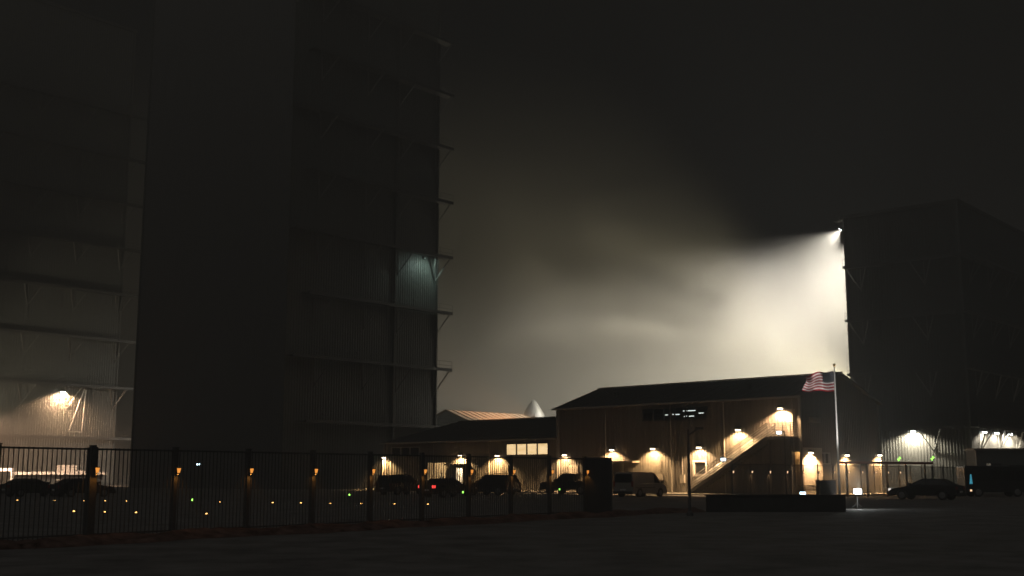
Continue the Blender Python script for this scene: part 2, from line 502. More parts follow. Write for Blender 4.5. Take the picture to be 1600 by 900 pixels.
# ------------------------------------------------------------------ ANNEX
AE, AR, AL = 5.15, 7.45, 26.2
ann = thing('low_annex_building', 'single storey dark roofed annex with a lit four pane ribbon window', 'building', LC, THE)
nx0, nz1 = fz(791, 694.5); nx1, nz0 = fz(856, 709.5)
rx0 = fz(669, 750)[0]; rx1 = fz(697, 750)[0]; rz1 = fz(683, 723)[1]
ex0 = fz(713.5, 750)[0]; ex1 = fz(723.5, 750)[0]; ez1 = fz(718, 731)[1]
lx0, lz1 = fz(612, 700); lx1, lz0 = fz(655, 711)
ah = [(nx0, nx1, nz0, nz1), (rx0, rx1, .15, rz1), (ex0, ex1, .15, ez1), (lx0, lx1, lz0, lz1)]
w = MB()
corr(w, front, -AL, -.004, .15, AE, ah, .3)
agt = lambda s: AE
HIP = 5.5
corr(w, lambda s, z, o: (-AL - o, s, z), 0, DEP, .15, AE, (), .3)
corr(w, lambda s, z, o: (s, DEP + o, z), -AL, -.004, .15, AE, (), .3)
w.build('wall', M['cladding'], ann)
gable_roof(ann, -AL, -.36, DEP, AE, AR, M['roofing'], hip=HIP)
window(ann, front, nx0, nx1, nz0, nz1, 'lit_blind', 4, 'window', 'frame_dark', .07)
window(ann, front, lx0, lx1, lz0, lz1, 'glass', 3, 'window', 'frame_pale', .06)
door_frame(ann, rx0, rx1, .15, rz1, 'garage_doorway')
room(ann, rx0, rx1, .15, rz1, 4.5, 170, (1, .72, .40))
door_frame(ann, ex0, ex1, .15, ez1)
room(ann, ex0, ex1, .15, ez1, 2.2, 320, (1, .84, .64))
cy = MB(); cxa, cza = fz(707, 726.5); cxb, _ = fz(733, 726)
cy.box(cxa, cxb, -1.3, -.04, cza - .06, cza + .10)
cyo = cy.build('canopy', M['trim'], ann)
for y in (0, DEP):
    tr = MB(); tr.box(-AL - .1, -AL + .1, y - .1, y + .1, .15, AE - .1); tr.build('corner_trim', M['trim'], ann)
for x in (-25.6, -17.8, -9.3):
    dp = MB(); dp.tube((x, -.12, .2), (x, -.12, AE - .15), .055); dp.build('downpipe', M['trim'], ann)
ad = MB(); a0 = fz(890, 755)[0]; ad.box(a0, a0 + 1.1, -.09, -.04, .15, 2.6)
ado = ad.build('door', M['door'], bld)
hd = MB(); hd.bar((a0 + .1, -.13, 1.15), (a0 + .26, -.13, 1.15), .03, .04); hd.build('handle', M['galv'], ado)

# ------------------------------------------------------------------ WALL LAMPS
def wall_lamp_proto(power, color, lens, size=1.0, spread=152):
    t = thing('wall_lamp', 'x', 'lamp')
    h_ = MB()
    s = size
    h_.add([(-.26 * s, 0, .22 * s), (.26 * s, 0, .22 * s), (.2 * s, -.34 * s, .02 * s), (-.2 * s, -.34 * s, .02 * s),
            (-.26 * s, 0, -.04 * s), (.26 * s, 0, -.04 * s), (.2 * s, -.34 * s, -.04 * s), (-.2 * s, -.34 * s, -.04 * s)],
           [(0, 1, 2, 3), (0, 4, 5, 1), (0, 3, 7, 4), (1, 5, 6, 2), (3, 2, 6, 7), (4, 7, 6, 5)])
    ho = h_.build('housing', M['frame_dark'], t)
    e = MB(); e.box(-.17 * s, .17 * s, -.30 * s, -.06 * s, -.15 * s, -.045 * s); e.build('lens', M[lens], t)
    light('SPOT', (0, -.62 * s, -.2 * s), power, color, t, aim=(0, .30, -1), angle=spread, blend=.35, radius=.16 * s)
    return t
wl = wall_lamp_proto(3500, WARM, 'em_warm', 1.0, 134)
spots_ = [(721, 711, 'warm wall lamp above the lit canopy door of the low annex'), (779, 711, 'warm wall lamp left of the lit ribbon window'),
          (884, 710, 'warm wall lamp at the left corner of the two storey building'), (958, 702, 'warm wall lamp above the roof of the silver van'),
          (1022, 700, 'warm wall lamp above the slanted shade canopy'), (1094, 698, 'warm wall lamp above the small pale framed window'),
          (1155, 670.5, 'warm wall lamp above the middle of the outside stair'), (1221, 637, 'warm wall lamp beside the upper landing door'),
          (602, 714, 'warm wall lamp at the far left end of the annex')]
first = True
for px, py, lb in spots_:
    x, z = fz(px, py)
    loc = LC + A_ * x + Vector((0, 0, z)) - B_ * .04
    if first:
        wl.location = loc; wl.rotation_euler = (0, 0, THE); wl['label'] = lb; wl['group'] = 'warm lamps along the building walls'; first = False
    else:
        dup(wl, loc, THE, lb, 'warm lamps along the building walls')
for px, py, lb in ((1263, 706, 'warm wall lamp on the dark gable beside its left corner'), (1320, 710, 'warm wall lamp on the dark gable just right of the flagpole'),
                   (1373, 710, 'warm wall lamp at the right corner of the dark gable')):
    y, z = gable(px, py)
    y = min(y, DEP - .3)
    loc = EX + B_ * y + A_ * .04 + Vector((0, 0, z))
    dup(wl, loc, THE + PI / 2, lb, 'warm lamps along the building walls')

for o in list(C.objects):
    if o.type == 'LIGHT' and o.parent and o.parent.get('group') == 'warm lamps along the building walls':
        o.data = o.data.copy()
        o.data.energy *= random.uniform(.7, 1.25)
        o.data.color = (1, random.uniform(.57, .64), random.uniform(.26, .34))

# ------------------------------------------------------------------ OUTSIDE STAIR
st = thing('outside_stair', 'galvanised outside stair rising along the dark wall to an upper landing', 'stair', LC, THE)
bx, _ = fz(1090, 766); tx, _ = fz(1213, 700); lx, _ = fz(1249, 682)
zl = dz0 - .02
W0, W1 = -1.30, -.06
NT = 25
for sgn, y in ((0, W0), (1, W1)):
    m = MB(); m.bar((bx, y, .2), (tx, y, zl - .05), .06, .3); m.build('stringer', M['galv'], st)
tm = MB(); tm.box(-.16, .16, W0 + .04, W1 - .02, -.02, .02); tm.box(-.16, -.14, W0 + .04, W1 - .02, -.26, -.02)
to = tm.build('tread', M['grating'], st)
for k in range(NT):
    f = (k + .7) / NT
    o = to if k == 0 else to.copy()
    if k: C.objects.link(o); o.parent = st
    o.location = (bx + (tx - bx) * f, 0, .2 + (zl - .25) * f)
lm = MB(); lm.box(tx - .1, lx, W0, W1 + .02, zl - .06, zl).box(tx, lx, W0 - .03, W0, zl - .22, zl + .02)
lm.build('landing', M['grating'], st)
for x in (tx + .12, lx - .12):
    m = MB(); m.box(x - .06, x + .06, W0 + .05, W0 + .17, .15, zl - .06); m.build('support_post', M['galv'], st)
def rail(y, nm='handrail'):
    m = MB()
    for hh in (1.07, .86, .65, .44, .23):
        m.tube((bx, y, .2 + hh), (tx, y, zl + hh), .026 if hh < 1 else .036, n=6)
    m.build(nm, M['galv_bright'], st)
rail(W0); rail(W1)
pm = MB(); pm.tube((0, 0, 0), (0, 0, 1.1), .03, n=6)
po = None
for y in (W0, W1):
    for k in range(7):
        f = k / 6
        if po is None: po = pm.build('baluster', M['galv'], st); o = po
        else: o = po.copy(); C.objects.link(o); o.parent = st
        o.location = (bx + (tx - bx) * f, y, .15 + (zl - .15) * f)
lr = MB()
for hh in (1.07, .93, .79, .65, .51, .37, .23, .1):
    lr.tube((tx, W0, zl + hh), (lx, W0, zl + hh), .024, n=6)
    lr.tube((lx, W0, zl + hh), (lx, W1, zl + hh), .024, n=6)
for k in range(4):
    x = tx + (lx - tx) * k / 3
    lr.tube((x, W0, zl), (x, W0, zl + 1.1), .028, n=6)
lr.build('landing_railing', M['galv_bright'], st)

# ------------------------------------------------------------------ TOWERS
LV = 7.8
def tower(name, label, origin, x0, x1, y0, y1, h, wallmats, group=None):
    t = thing(name, label, 'building', origin, PHI)
    w = MB()
    corr(w, lambda s, z, o: (x1 + o, s, z), y0, y1, 0, h, (), .42, .045)
    w.build('wall', M[wallmats[0]], t)
    w = MB()
    corr(w, lambda s, z, o: (s, y0 - o, z), x0, x1, 0, h, (), .42, .045)
    w.build('wall', M[wallmats[1]], t)
    w = MB()
    corr(w, lambda s, z, o: (x0 - o, s, z), y0, y1, 0, h, (), .42, .045)
    corr(w, lambda s, z, o: (s, y1 + o, z), x0, x1, 0, h, (), .42, .045)
    w.build('wall', M[wallmats[0]], t)
    r = MB(); r.box(x0 - .3, x1 + .3, y0 - .3, y1 + .3, h, h + .5); r.build('roof', M['roofing'], t)
    for x, y in ((x0, y0), (x1, y0), (x1, y1), (x0, y1)):
        c = MB(); c.box(x - .14, x + .14, y - .14, y + .14, 0, h - .01); c.build('corner_trim', M['tower_metal'], t)
    return t
def vbracket_mesh():
    m = MB()
    m.bar((1.55, -1.7, -.1), (.12, 0, -3.3), .13, .13); m.bar((1.55, 1.7, -.1), (.12, 0, -3.3), .13, .13)
    m.bar((.1, 0, -.25), (.1, 0, -3.5), .12, .12)
    return m
def catwalk(t, fn, s0, s1, z, brackets, label=None):
    """fn(s,out,z)->point in tower coordinates; deck 1.7 m wide"""
    d = MB()
    def slab(sa, sb, oa, ob, za, zb):
        ps = [fn(s, o, z_) for z_ in (za, zb) for o in (oa, ob) for s in (sa, sb)]
        d.add(ps, [(0, 2, 3, 1), (4, 5, 7, 6), (0, 1, 5, 4), (2, 6, 7, 3), (0, 4, 6, 2), (1, 3, 7, 5)])
    slab(s0, s1, .1, 1.62, z - .08, z)
    slab(s0, s1, 1.62, 1.76, z - .26, z + .16)
    do = d.build('catwalk', M['galv'], t)
    r = MB()
    for hh in (.55, 1.1):
        r.tube(fn(s0, 1.68, z + hh), fn(s1, 1.68, z + hh), .025, n=5)
    n = max(2, int((s1 - s0) / 2.4))
    for k in range(n + 1):
        s = s0 + (s1 - s0) * k / n
        r.tube(fn(s, 1.68, z + .1), fn(s, 1.68, z + 1.12), .025, n=5)
    r.build('railing', M['galv'], do)
    for s in brackets:
        b_ = MB()
        b_.bar(fn(s - 1.5, 1.6, z - .2), fn(s, .12, z - 3.4), .14, .14)
        b_.bar(fn(s + 1.5, 1.6, z - .2), fn(s, .12, z - 3.4), .14, .14)
        b_.bar(fn(s, .16, z - .2), fn(s, .16, z - 3.6), .1, .1)
        b_.build('bracket', M['grating'], do)
    return do

# tower in the middle (its dark blind front hides the gap to the far left tower)
KB = Vector((-27.2, 139.9, 0))
tb = tower('assembly_tower', 'tall dark ribbed tower left of the glowing fog with catwalks on its right face', KB, -31.7, 0, 0, 26.2, 78, ('tower_metal', 'tower_dark'))
fB = lambda s, o, z: (o, s, z)
for k in range(8):
    z = 8.1 + LV * k
    catwalk(tb, fB, -.2 if k % 2 else 2.0, 27.6, z, [4.5, 12.5, 18.4, 25.6] if k else [])
for y, r_ in ((17.9, .16), (26.0, .1)):
    pp = MB(); pp.tube((.2, y, 0), (.2, y, 77), r_, n=8); pp.build('downpipe', M['galv'], tb)

KA = Vector((-65.9, 195, 0))
ta = tower('corner_tower', 'tall ribbed tower at the left edge with stacked catwalks and a glowing lamp', KA, -30, 0, -48, 0, 78, ('tower_metal', 'tower_dark'))
for k in range(8):
    catwalk(ta, fB, -48, 3.2, 8.1 + LV * k if k else 7.6, ([-32, -24.2, -16.4, -8.6, -.6] if k else []))

fx_ = (on_plane(112, 660, KA, V) - KA).dot(U)
hf = MB()
hf.bar((1.5, fx_ + 1.0, 15.3), (1.5, fx_ - 1.2, 8.6), .15, .15); hf.bar((1.5, fx_ + 1.3, 15.3), (1.5, fx_ + 1.0, 8.6), .15, .15); hf.bar((1.5, fx_ - 1.3, 8.5), (1.5, fx_ + 1.1, 8.5), .16, .16)
hf.build('hanging_frame', M['galv_bright'], ta)
KC = Vector((49.0, 169, 0))
tcw = tower('hangar_tower', 'dark broad tower on the right with a floodlight at its upper left corner', KC, 0, 16.5, 0, 34, 39, ('tower_black', 'tower_black'))
fCf = lambda s, o, z: (s, -o, z)
fCr = lambda s, o, z: (16.5 + o, s, z)
for k in range(4):
    z = 8.1 + LV * k
    catwalk(tcw, fCf, .2, 16.2, z, [2.2, 11.5])
    catwalk(tcw, fCr, -1.7, 33, z, [3, 11, 19, 27])
# cantilever at the top left corner that carries the floodlight
fl = MB()
fl.bar((-.1, .5, 38.7), (-1.7, .5, 38.9), .16, .16); fl.bar((-.1, .5, 36.9), (-1.6, .5, 38.7), .12, .12); fl.box(-1.75, -.1, .2, 1.0, 38.95, 39.05)
fl.build('cantilever', M['galv'], tcw)

def world_of(origin, rz, p):
    return Vector(origin) + Matrix.Rotation(rz, 3, 'Z') @ Vector(p)

# ------------------------------------------------------------------ FLOODLIGHTS on the towers
def floodlight(label, loc, aim, power, color, angle, blend, rz=PHI, size=1.0, lens='em_flood', group=None, radius=.25):
    t = thing('floodlight', label, 'lamp', loc, rz, group)
    q = (Matrix.Rotation(-rz, 3, 'Z') @ Vector(aim)).normalized()
    rot = q.to_track_quat('-Z', 'Y').to_matrix()
    def tr(m):
        m.v = [tuple(rot @ Vector(v)) for v in m.v]; return m
    s = size
    h_ = MB(); h_.add([(-.3 * s, -.22 * s, .22 * s), (.3 * s, -.22 * s, .22 * s), (.3 * s, .22 * s, .22 * s), (-.3 * s, .22 * s, .22 * s),
                       (-.42 * s, -.3 * s, 0), (.42 * s, -.3 * s, 0), (.42 * s, .3 * s, 0), (-.42 * s, .3 * s, 0)],
                      [(0, 1, 2, 3), (0, 4, 5, 1), (1, 5, 6, 2), (2, 6, 7, 3), (3, 7, 4, 0), (4, 5, 6, 7)])
    tr(h_).build('housing', M['frame_dark'], t)
    e = MB(); e.box(-.36 * s, .36 * s, -.25 * s, .25 * s, -.03 * s, -.004); tr(e).build('lens', M[lens], t)
    y_ = MB(); y_.bar((-.46 * s, 0, .05 * s), (-.46 * s, 0, .4 * s), .04, .06); y_.bar((.46 * s, 0, .05 * s), (.46 * s, 0, .4 * s), .04, .06); y_.bar((-.46 * s, 0, .4 * s), (.46 * s, 0, .4 * s), .04, .06)
    tr(y_).build('yoke', M['galv'], t)
    if power:
        light('SPOT', q * .08 * s, power, color, t, aim=q, angle=angle, blend=blend, radius=radius)
    return t
PALE = (1.0, .94, .84)
CREAM = (1.0, .915, .75)
OLIVE = (1.0, .89, .60)
pf = world_of(KC, PHI, (-.75, .5, 37.6))
floodlight('brilliant white floodlight at the upper left corner of the right tower', pf, (-.60, .42, -.70), 280000, PALE, 96, .8, size=1.1)
floodlight('added second white floodlight further back along the unseen side of the right tower', world_of(KC, PHI, (-.75, 12, 37.6)), (-.62, .46, -.66), 1060000, PALE, 94, .9, size=1.1)  # unseen flood added to spread the fog glow
floodlight('added third white floodlight at the rear of the unseen side of the right tower', world_of(KC, PHI, (-.75, 28, 36.0)), (-.70, .40, -.62), 1180000, CREAM, 94, 1.0, size=1.1)  # also added out of sight, evens the glow further left
# unseen flood added lower down on the same hidden side, lighting the fog
pf2 = world_of(KC, PHI, (-1.0, 12, 14))
floodlight('added unseen floodlight lighting the fog from the far side of the right tower', pf2, (-.68, .74, .20), 980000, OLIVE, 84, 1.0, size=1.1)

def tower_lamp(origin, p, rz, label, power, color, lens='em_white', size=1.6, group='lamps under the tower catwalks'):
    t = wall_lamp_proto(power, color, lens, size)
    t.location = world_of(origin, PHI, p); t.rotation_euler = (0, 0, rz)
    t['label'] = label; t['group'] = group
    return t
pA = (on_plane(96, 622, KA, V) - KA).dot(U)
tower_lamp(KA, (.12, pA, 14.9), PHI + PI / 2, 'glaring peach lamp under a catwalk of the far left tower', 30000, (1, .60, .34), 'em_flood')
tower_lamp(KA, (.12, pA - 19.5, 14.9), PHI + PI / 2, 'peach tower lamp just outside the left picture edge', 20000, (1, .58, .30), 'em_flood')
pC = (on_plane(1428, 675, KC, U) - KC).dot(V)
tower_lamp(KC, (pC, -.12, 7.75), PHI, 'white lamp under the lowest catwalk of the right tower front', 18000, (1, .90, .68), 'em_flood')
for k, (px, lb, pw) in enumerate(((1534, 'left dimmer lamp under the catwalk near the right picture edge', 8000), (1553, 'middle lamp under the catwalk near the right picture edge', 8000),
                              (1574, 'brightest bluish lamp under the catwalk near the right picture edge', 16000))):
    org = KC + V * 16.5
    p = (on_plane(px, 677, org, V) - KC)
    tower_lamp(KC, (16.5 + .12, p.dot(U), 7.6), PHI + PI / 2, lb, pw, (1, .88, .68), 'em_white')
# greenish lamp under the upper catwalk end of the middle tower
gl_ = tower_lamp(KB, (.12, 23.4, 31.1), PHI + PI / 2, 'weak greenish lamp under a high catwalk end of the middle tower', 850, (.72, 1, .88), 'head_off', 1.0)
for c_ in list(gl_.children):
    if c_.type == 'LIGHT':
        c_.location = (.6, -2.4, -.4); c_.data.spot_blend = 1; c_.rotation_euler = Vector((-.3, .9, -1.1)).to_track_quat('-Z', 'Y').to_euler()

# ------------------------------------------------------------------ SHED + NOSE CONE behind the annex
SH = Vector((col_at(697, 175), 175, 0))
sh = thing('storage_shed', 'shed with an orange lit standing seam roof behind the annex', 'building', SH, PHI)
w = MB(); w.add([(-7, 0, 0), (7, 0, 0), (7, 0, 8.4), (0, 0, 11.1), (-7, 0, 8.4), (-7, 17.6, 0), (7, 17.6, 0), (7, 17.6, 8.4), (0, 17.6, 11.1), (-7, 17.6, 8.4)],
                [(0, 1, 2, 3, 4), (5, 9, 8, 7, 6), (1, 6, 7, 2), (0, 4, 9, 5)])
w.build('wall', M['white_wall'], sh)
for sg in (1, -1):
    r = MB()
    r.add([(0, -.3, 11.12), (sg * 7.4, -.3, 8.27), (sg * 7.4, 17.9, 8.27), (0, 17.9, 11.12), (0, -.3, 11.27), (sg * 7.4, -.3, 8.42), (sg * 7.4, 17.9, 8.42), (0, 17.9, 11.27)],
          [(0, 1, 2, 3), (4, 5, 6, 7), (0, 1, 5, 4), (2, 3, 7, 6), (1, 2, 6, 5)])
    for k in range(13):
        y = -.2 + k * 1.5
        r.bar((0, y, 11.33), (sg * 7.4, y, 8.48), .1, .12)
    r.build('roof', M['roof_tan'], sh)

NC = Vector((col_at(834, 205), 205, 0))
nc = thing('nose_cone', 'polished steel rocket nose cone rising behind the dark annex roof', 'nose cone', NC, PHI)
tipz = at(834, 624.5, 205).z
prof = [(5.2, 0.0), (5.2, tipz - 12.5)]
for k in range(1, 15):
    q = 1 - k / 14
    prof.append((5.2 * (q ** .66) if q > 0 else .12, tipz - 12.5 * q))
prof[-1] = (.15, tipz)
n_ = MB(); n_.lathe(prof, 48); n_.build('shell', M['steel'], nc, smooth=True)
b_ = MB()
for zz in (tipz - 3.3, tipz - 6.0, tipz - 9):
    rr = 5.2 * (((tipz - zz) / 12.5) ** .66)
    b_.lathe([(rr + .01, zz - .03), (rr + .03, zz), (rr + .0, zz + .03)], 48)
b_.build('weld_seam', M['steel'], nc)
for sg in (-1, 1):
    f_ = MB(); x = sg * 1.55
    f_.box(x - .25, x + .25, -1.9, -1.4, tipz - 3.9, tipz - 2.9); f_.build('lifting_lug', M['frame_dark'], nc)
pl = SH + V * 14.5 + U * 6  # mast lamp added out of view to light the shed roof
ym = thing('added_light_mast', 'added unseen mast lamp behind the annex roof lighting the shed', 'lamp', pl, PHI)
m = MB(); m.tube((0, 0, 0), (0, 0, 8.9), .12, .07); m.build('pole', M['galv'], ym)
m = MB(); m.box(-.45, -.05, -.2, .2, 8.9, 9.05); m.build('lamp_head', M['frame_dark'], ym)
light('SPOT', (-.4, 0, 8.82), 45000, (1, .50, .22), ym, aim=(-1, .12, .07), angle=62, blend=.6)

# ------------------------------------------------------------------ NEAR PICKET FENCE
FH = 2.4
GAP = 2.64
t_first = 2.54
fe = thing('picket_fence', 'long black steel picket fence with lamp posts running across the left', 'fence', FA, math.atan2(FD.y, FD.x))
posts = [t_first + GAP * i for i in range(-3, 10)]
pm = MB(); pm.box(-.06, .06, -.06, .06, 0, FH + .04).box(-.07, .07, -.07, .07, FH + .04, FH + .07)
pn = MB()
pn.box(.055, GAP - .055, -.02, .02, FH - .06, FH - .015).box(.055, GAP - .055, -.02, .02, .16, .2)
k = .055 + .1
while k < GAP - .1:
    pn.box(k - .0095, k + .0095, -.0095, .0095, .08, FH + .0)
    k += .132
p0 = pn0 = None
for i, t in enumerate(posts):
    if p0 is None: p0 = pm.build('post', M['black_metal'], fe); o = p0
    else: o = p0.copy(); C.objects.link(o); o.parent = fe
    o.location = (t, 0, 0)
    if i < len(posts) - 1:
        if pn0 is None: pn0 = pn.build('picket_panel', M['black_metal'], fe); o = pn0
        else: o = pn0.copy(); C.objects.link(o); o.parent = fe
        o.location = (t, 0, 0)
# thick column of the gate at px 143
cm = MB(); cm.box(-.10, .10, -.10, .10, 0, FH + .02); cmo = cm.build('gate_column', M['black_metal'], fe); cmo.location = (posts[3], .01, 0)

def post_lamp_proto(lens='em_amber', power=3, color=(1, .40, .07), k=.85):
    t = thing('post_lamp', 'x', 'lamp')
    m = MB(); m.box(-.065 * k, .065 * k, -.075 * k, .06, .075 * k, .10 * k).box(-.025, .025, .0, .06, -.12, .09 * k); m.build('bracket', M['black_metal'], t)
    m = MB(); m.add([(-.055 * k, -.068 * k, .074 * k), (.055 * k, -.068 * k, .074 * k), (.055 * k, -.004, .074 * k), (-.055 * k, -.004, .074 * k),
                     (-.032 * k, -.045 * k, -.075 * k), (.032 * k, -.045 * k, -.075 * k), (.032 * k, -.004, -.075 * k), (-.032 * k, -.004, -.075 * k)],
                    [(0, 1, 2, 3), (4, 5, 6, 7), (0, 1, 5, 4), (1, 2, 6, 5), (2, 3, 7, 6), (3, 0, 4, 7)])
    m.build('lens', M[lens], t)
    light('SPOT', (0, -.05 * k, -.10 * k), power, color, t, aim=(0, .35, -1), angle=120, blend=.6, radius=.02)
    return t
pl0 = post_lamp_proto()
AMB = 'amber lamps on the picket fence posts'
rzf = math.atan2(FD.y, FD.x)
for i in range(10):
    t = posts[3 + i]
    lb = f'{ORD[i]} amber post lamp from the left along the black picket fence'
    loc = FA + FD * t + FN * (.15 if i else .22) + Vector((0, 0, 1.82))
    if i == 0:
        pl0.location = loc; pl0.rotation_euler = (0, 0, rzf); pl0['label'] = lb; pl0['group'] = AMB
    else: dup(pl0, loc, rzf, lb, AMB)
# solid gate leaf at the right end
gp_ = FB + FD * .1
gt_ = thing('solid_gate', 'black solid sheet gate leaf closing the right end of the picket fence', 'gate', gp_, R(2))
m = MB(); m.box(.05, 1.1, -.02, .02, .08, FH - .02); m.build('sheet_panel', M['dark_sheet'], gt_)
m = MB(); m.box(0, .05, -.03, .03, .03, FH + .02).box(1.1, 1.15, -.03, .03, .03, FH + .02).box(.05, 1.1, -.03, .03, FH - .02, FH + .03).box(.05, 1.1, -.03, .03, .03, .08)
m.build('gate_frame', M['black_metal'], gt_)
m = MB(); m.box(1.0, 1.06, -.08, -.03, 1.0, 1.2); m.build('latch', M['galv'], gt_)

# ------------------------------------------------------------------ RIGHT MESH FENCE
RF0 = Vector((col_at(1143, 80), 80, 0))
rf = thing('mesh_fence', 'dark wire mesh fence running past the gable to the right edge', 'fence', RF0, math.atan2(U.y, U.x))
NP = 25
pm = MB(); pm.tube((0, 0, 0), (0, 0, 2.5), .055, n=8).tube((0, 0, 2.5), (0, 0, 2.56), .07, .03, n=8)
wn = MB()
wn.tube((.05, 0, 2.42), (GAP - .05, 0, 2.42), .025, n=5).tube((.05, 0, .12), (GAP - .05, 0, .12), .02, n=5)
step = .11; hh = 2.3
a = -hh
while a < GAP:
    for sg in (1, -1):
        x0, z0, x1, z1 = (a, .12, a + hh, .12 + hh)
        if x0 < .03: z0 += .03 - x0; x0 = .03
        if x1 > GAP - .03: z1 -= x1 - (GAP - .03); x1 = GAP - .03
        if x1 - x0 > .02:
            if sg > 0: wn.tube((x0, 0, z0), (x1, 0, z1), .007, n=3)
            else: wn.tube((GAP - x0, .004, z0), (GAP - x1, .004, z1), .007, n=3)
    a += step
p0 = w0 = None
for i in range(NP):
    if p0 is None: p0 = pm.build('post', M['black_metal'], rf); o = p0
    else: o = p0.copy(); C.objects.link(o); o.parent = rf
    o.location = (i * GAP, 0, 0)
    if i < NP - 1:
        if w0 is None: w0 = wn.build('mesh_panel', M['black_metal'], rf); o = w0
        else: o = w0.copy(); C.objects.link(o); o.parent = rf
        o.location = (i * GAP, 0, 0)
pl1 = post_lamp_proto('em_amber_pale', 8, (1, .55, .25), .85)
RN = V * .13
RAMB = 'small pale lamps on the mesh fence posts'
rzr = math.atan2(U.y, U.x)
for i in range(12):
    lb = f'{ORD[i]} small pale lamp from the left along the right mesh fence'
    loc = RF0 + U * (i * GAP) + RN + Vector((0, 0, 1.9))
    if i == 0:
        pl1.location = loc; pl1.rotation_euler = (0, 0, rzr); pl1['label'] = lb; pl1['group'] = RAMB
    else: dup(pl1, loc, rzr, lb, RAMB)

# ------------------------------------------------------------------ GROUND MARKER LIGHTS
def marker_proto(lens):
    t = thing('marker_light', 'x', 'light')
    m = MB(); m.lathe([(.10, 0), (.10, .03), (.085, .05)], 12); m.build('base', M['frame_dark'], t)
    m = MB(); m.lathe([(.06, .05), (.055, .075), (.035, .09), (.01, .095)], 12); m.build('lens', M[lens], t)
    return t
mk = marker_proto('em_marker')
row1 = [(27, 782), (85, 782.5), (132, 783), (164, 783), (197, 783.3), (343, 785), (383.5, 785.5), (426, 786), (470, 786.5), (516, 787), (564.5, 787.5), (616, 788), (669, 788.5)]
row2 = [(115, 800), (163, 801), (213, 802), (323, 804), (384, 805)]
first = True
for row, rn in ((row1, 'upper'), (row2, 'lower')):
    for i, (px, py) in enumerate(row):
        loc = ground(px, py + 1.2); loc.z = .003
        lb = f'{ORD[i]} amber ground light from the left in the {rn} row behind the fence'
        if first:
            mk.location = loc; mk['label'] = lb; mk['group'] = 'amber ground lights'; first = False
        else: dup(mk, loc, 0, lb, 'amber ground lights')

# ------------------------------------------------------------------ GREEN LAMPS
def green_lamp(px, py, Y, label, r=.06, stalk=True):
    p = at(px, py, Y)
    t = thing('green_lamp', label, 'lamp', (p.x, p.y, 0), 0, 'small green lamps')
    m = MB(); m.tube((0, 0, 0), (0, 0, p.z - r), .03, .025); m.build('stake', M['black_metal'], t)
    m = MB(); m.lathe([(.01, p.z - r), (r * .8, p.z - r * .7), (r, p.z), (r * .8, p.z + r * .7), (.01, p.z + r)], 10); m.build('lens', M['em_green'], t, smooth=True)
    m = MB(); m.lathe([(r * 1.1, p.z + r), (.02, p.z + r * 1.8)], 10); m.build('cap', M['black_metal'], t)
green_lamp(301, 781, 62, 'green lamp on a short stake behind the left part of the picket fence')
green_lamp(546, 773, 72, 'dim green lamp low behind the middle of the picket fence', .05)
green_lamp(723, 769, 84, 'green lamp on a stake beside the car with red tail lights', .07)
green_lamp(874, 764.5, 90, 'yellowish green lamp on a stake near the solid gate', .06)
for px, py, lb in ((1405, 717, 'left green beacon on a pole before the right tower'), (1457, 716, 'middle green beacon on a pole before the right tower'), (1520, 716, 'right green beacon on a pole above the dark bus')):
    p = at(px, py, 128)
    t = thing('green_beacon', lb, 'lamp', (p.x, p.y, 0), R(20), 'green beacons before the right tower')
    m = MB(); m.tube((0, 0, 0), (0, 0, p.z - .3), .05, .04); m.build('pole', M['galv'], t)
    m = MB()
    for ax in ((.22, 0, .08), (.08, 0, .22)):  # lens flare of the green lamp shaped as crossed glowing bars
        m.bar((-ax[0], 0, p.z - ax[2]), (ax[0], 0, p.z + ax[2]), .09, .09)
    m.build('lens', M['em_green'], t)

# ------------------------------------------------------------------ LAMPS ON POLES (cool)
def pole_lamp(px, py, Y, label, lens='em_cool', head=.3, tilt=(-.3, -1, -.4), arm=.4):
    p = at(px, py, Y)
    t = thing('pole_light', label, 'lamp', (p.x + arm, p.y, 0), 0, 'cool white pole lights')
    m = MB(); m.tube((0, 0, 0), (0, 0, p.z + .1), .05, .04); m.tube((0, 0, p.z + .05), (-arm + .05, 0, p.z + .05), .03); m.build('pole', M['black_metal'], t)
    m = MB(); m.box(-arm - head / 2, -arm + head / 2, -.02, .1, p.z - head * .28, p.z + head * .28); m.build('housing', M['frame_dark'], t)
    m = MB(); m.box(-arm - head * .45, -arm + head * .45, -.05, -.022, p.z - head * .24, p.z + head * .24); m.build('lens', M[lens], t)
    return t
pole_lamp(1130, 718, 76, 'cool white lamp on a black pole in front of the stair foot', head=.34, arm=.55)
pole_lamp(1217, 676, 78, 'cool white lamp high on a black pole below the stair landing', head=.36, arm=.35)
pole_lamp(310, 725.5, 60, 'small white lamp on a pole behind the left picket fence', head=.16, arm=.2)
pole_lamp(1254, 771, 58, 'low bluish lamp standing on the ledge left of the glaring floodlight', head=.3, arm=.12)

# dark unlit street lamp
slp = ground(1078, 806)
sl = thing('street_lamp', 'tall unlit black street lamp with a slanted arm in front of the van', 'lamp', (slp.x, slp.y, 0), 0)
topz = at(1078, 671, slp.y).z
m = MB(); m.tube((0, 0, 0), (0, 0, topz), .07, .05, n=10); m.lathe([(.14, 0), (.14, .12), (.08, .2)], 12); m.build('pole', M['black_metal'], sl)
e_ = at(1094, 668, slp.y)
m = MB(); m.tube((0, 0, topz - .25), (e_.x - slp.x - .1, 0, e_.z - .05), .035); m.build('arm', M['black_metal'], sl)
m = MB(); m.box(e_.x - slp.x - .2, e_.x - slp.x + .12, -.1, .1, e_.z - .08, e_.z + .02); m.build('lamp_head', M['black_metal'], sl)

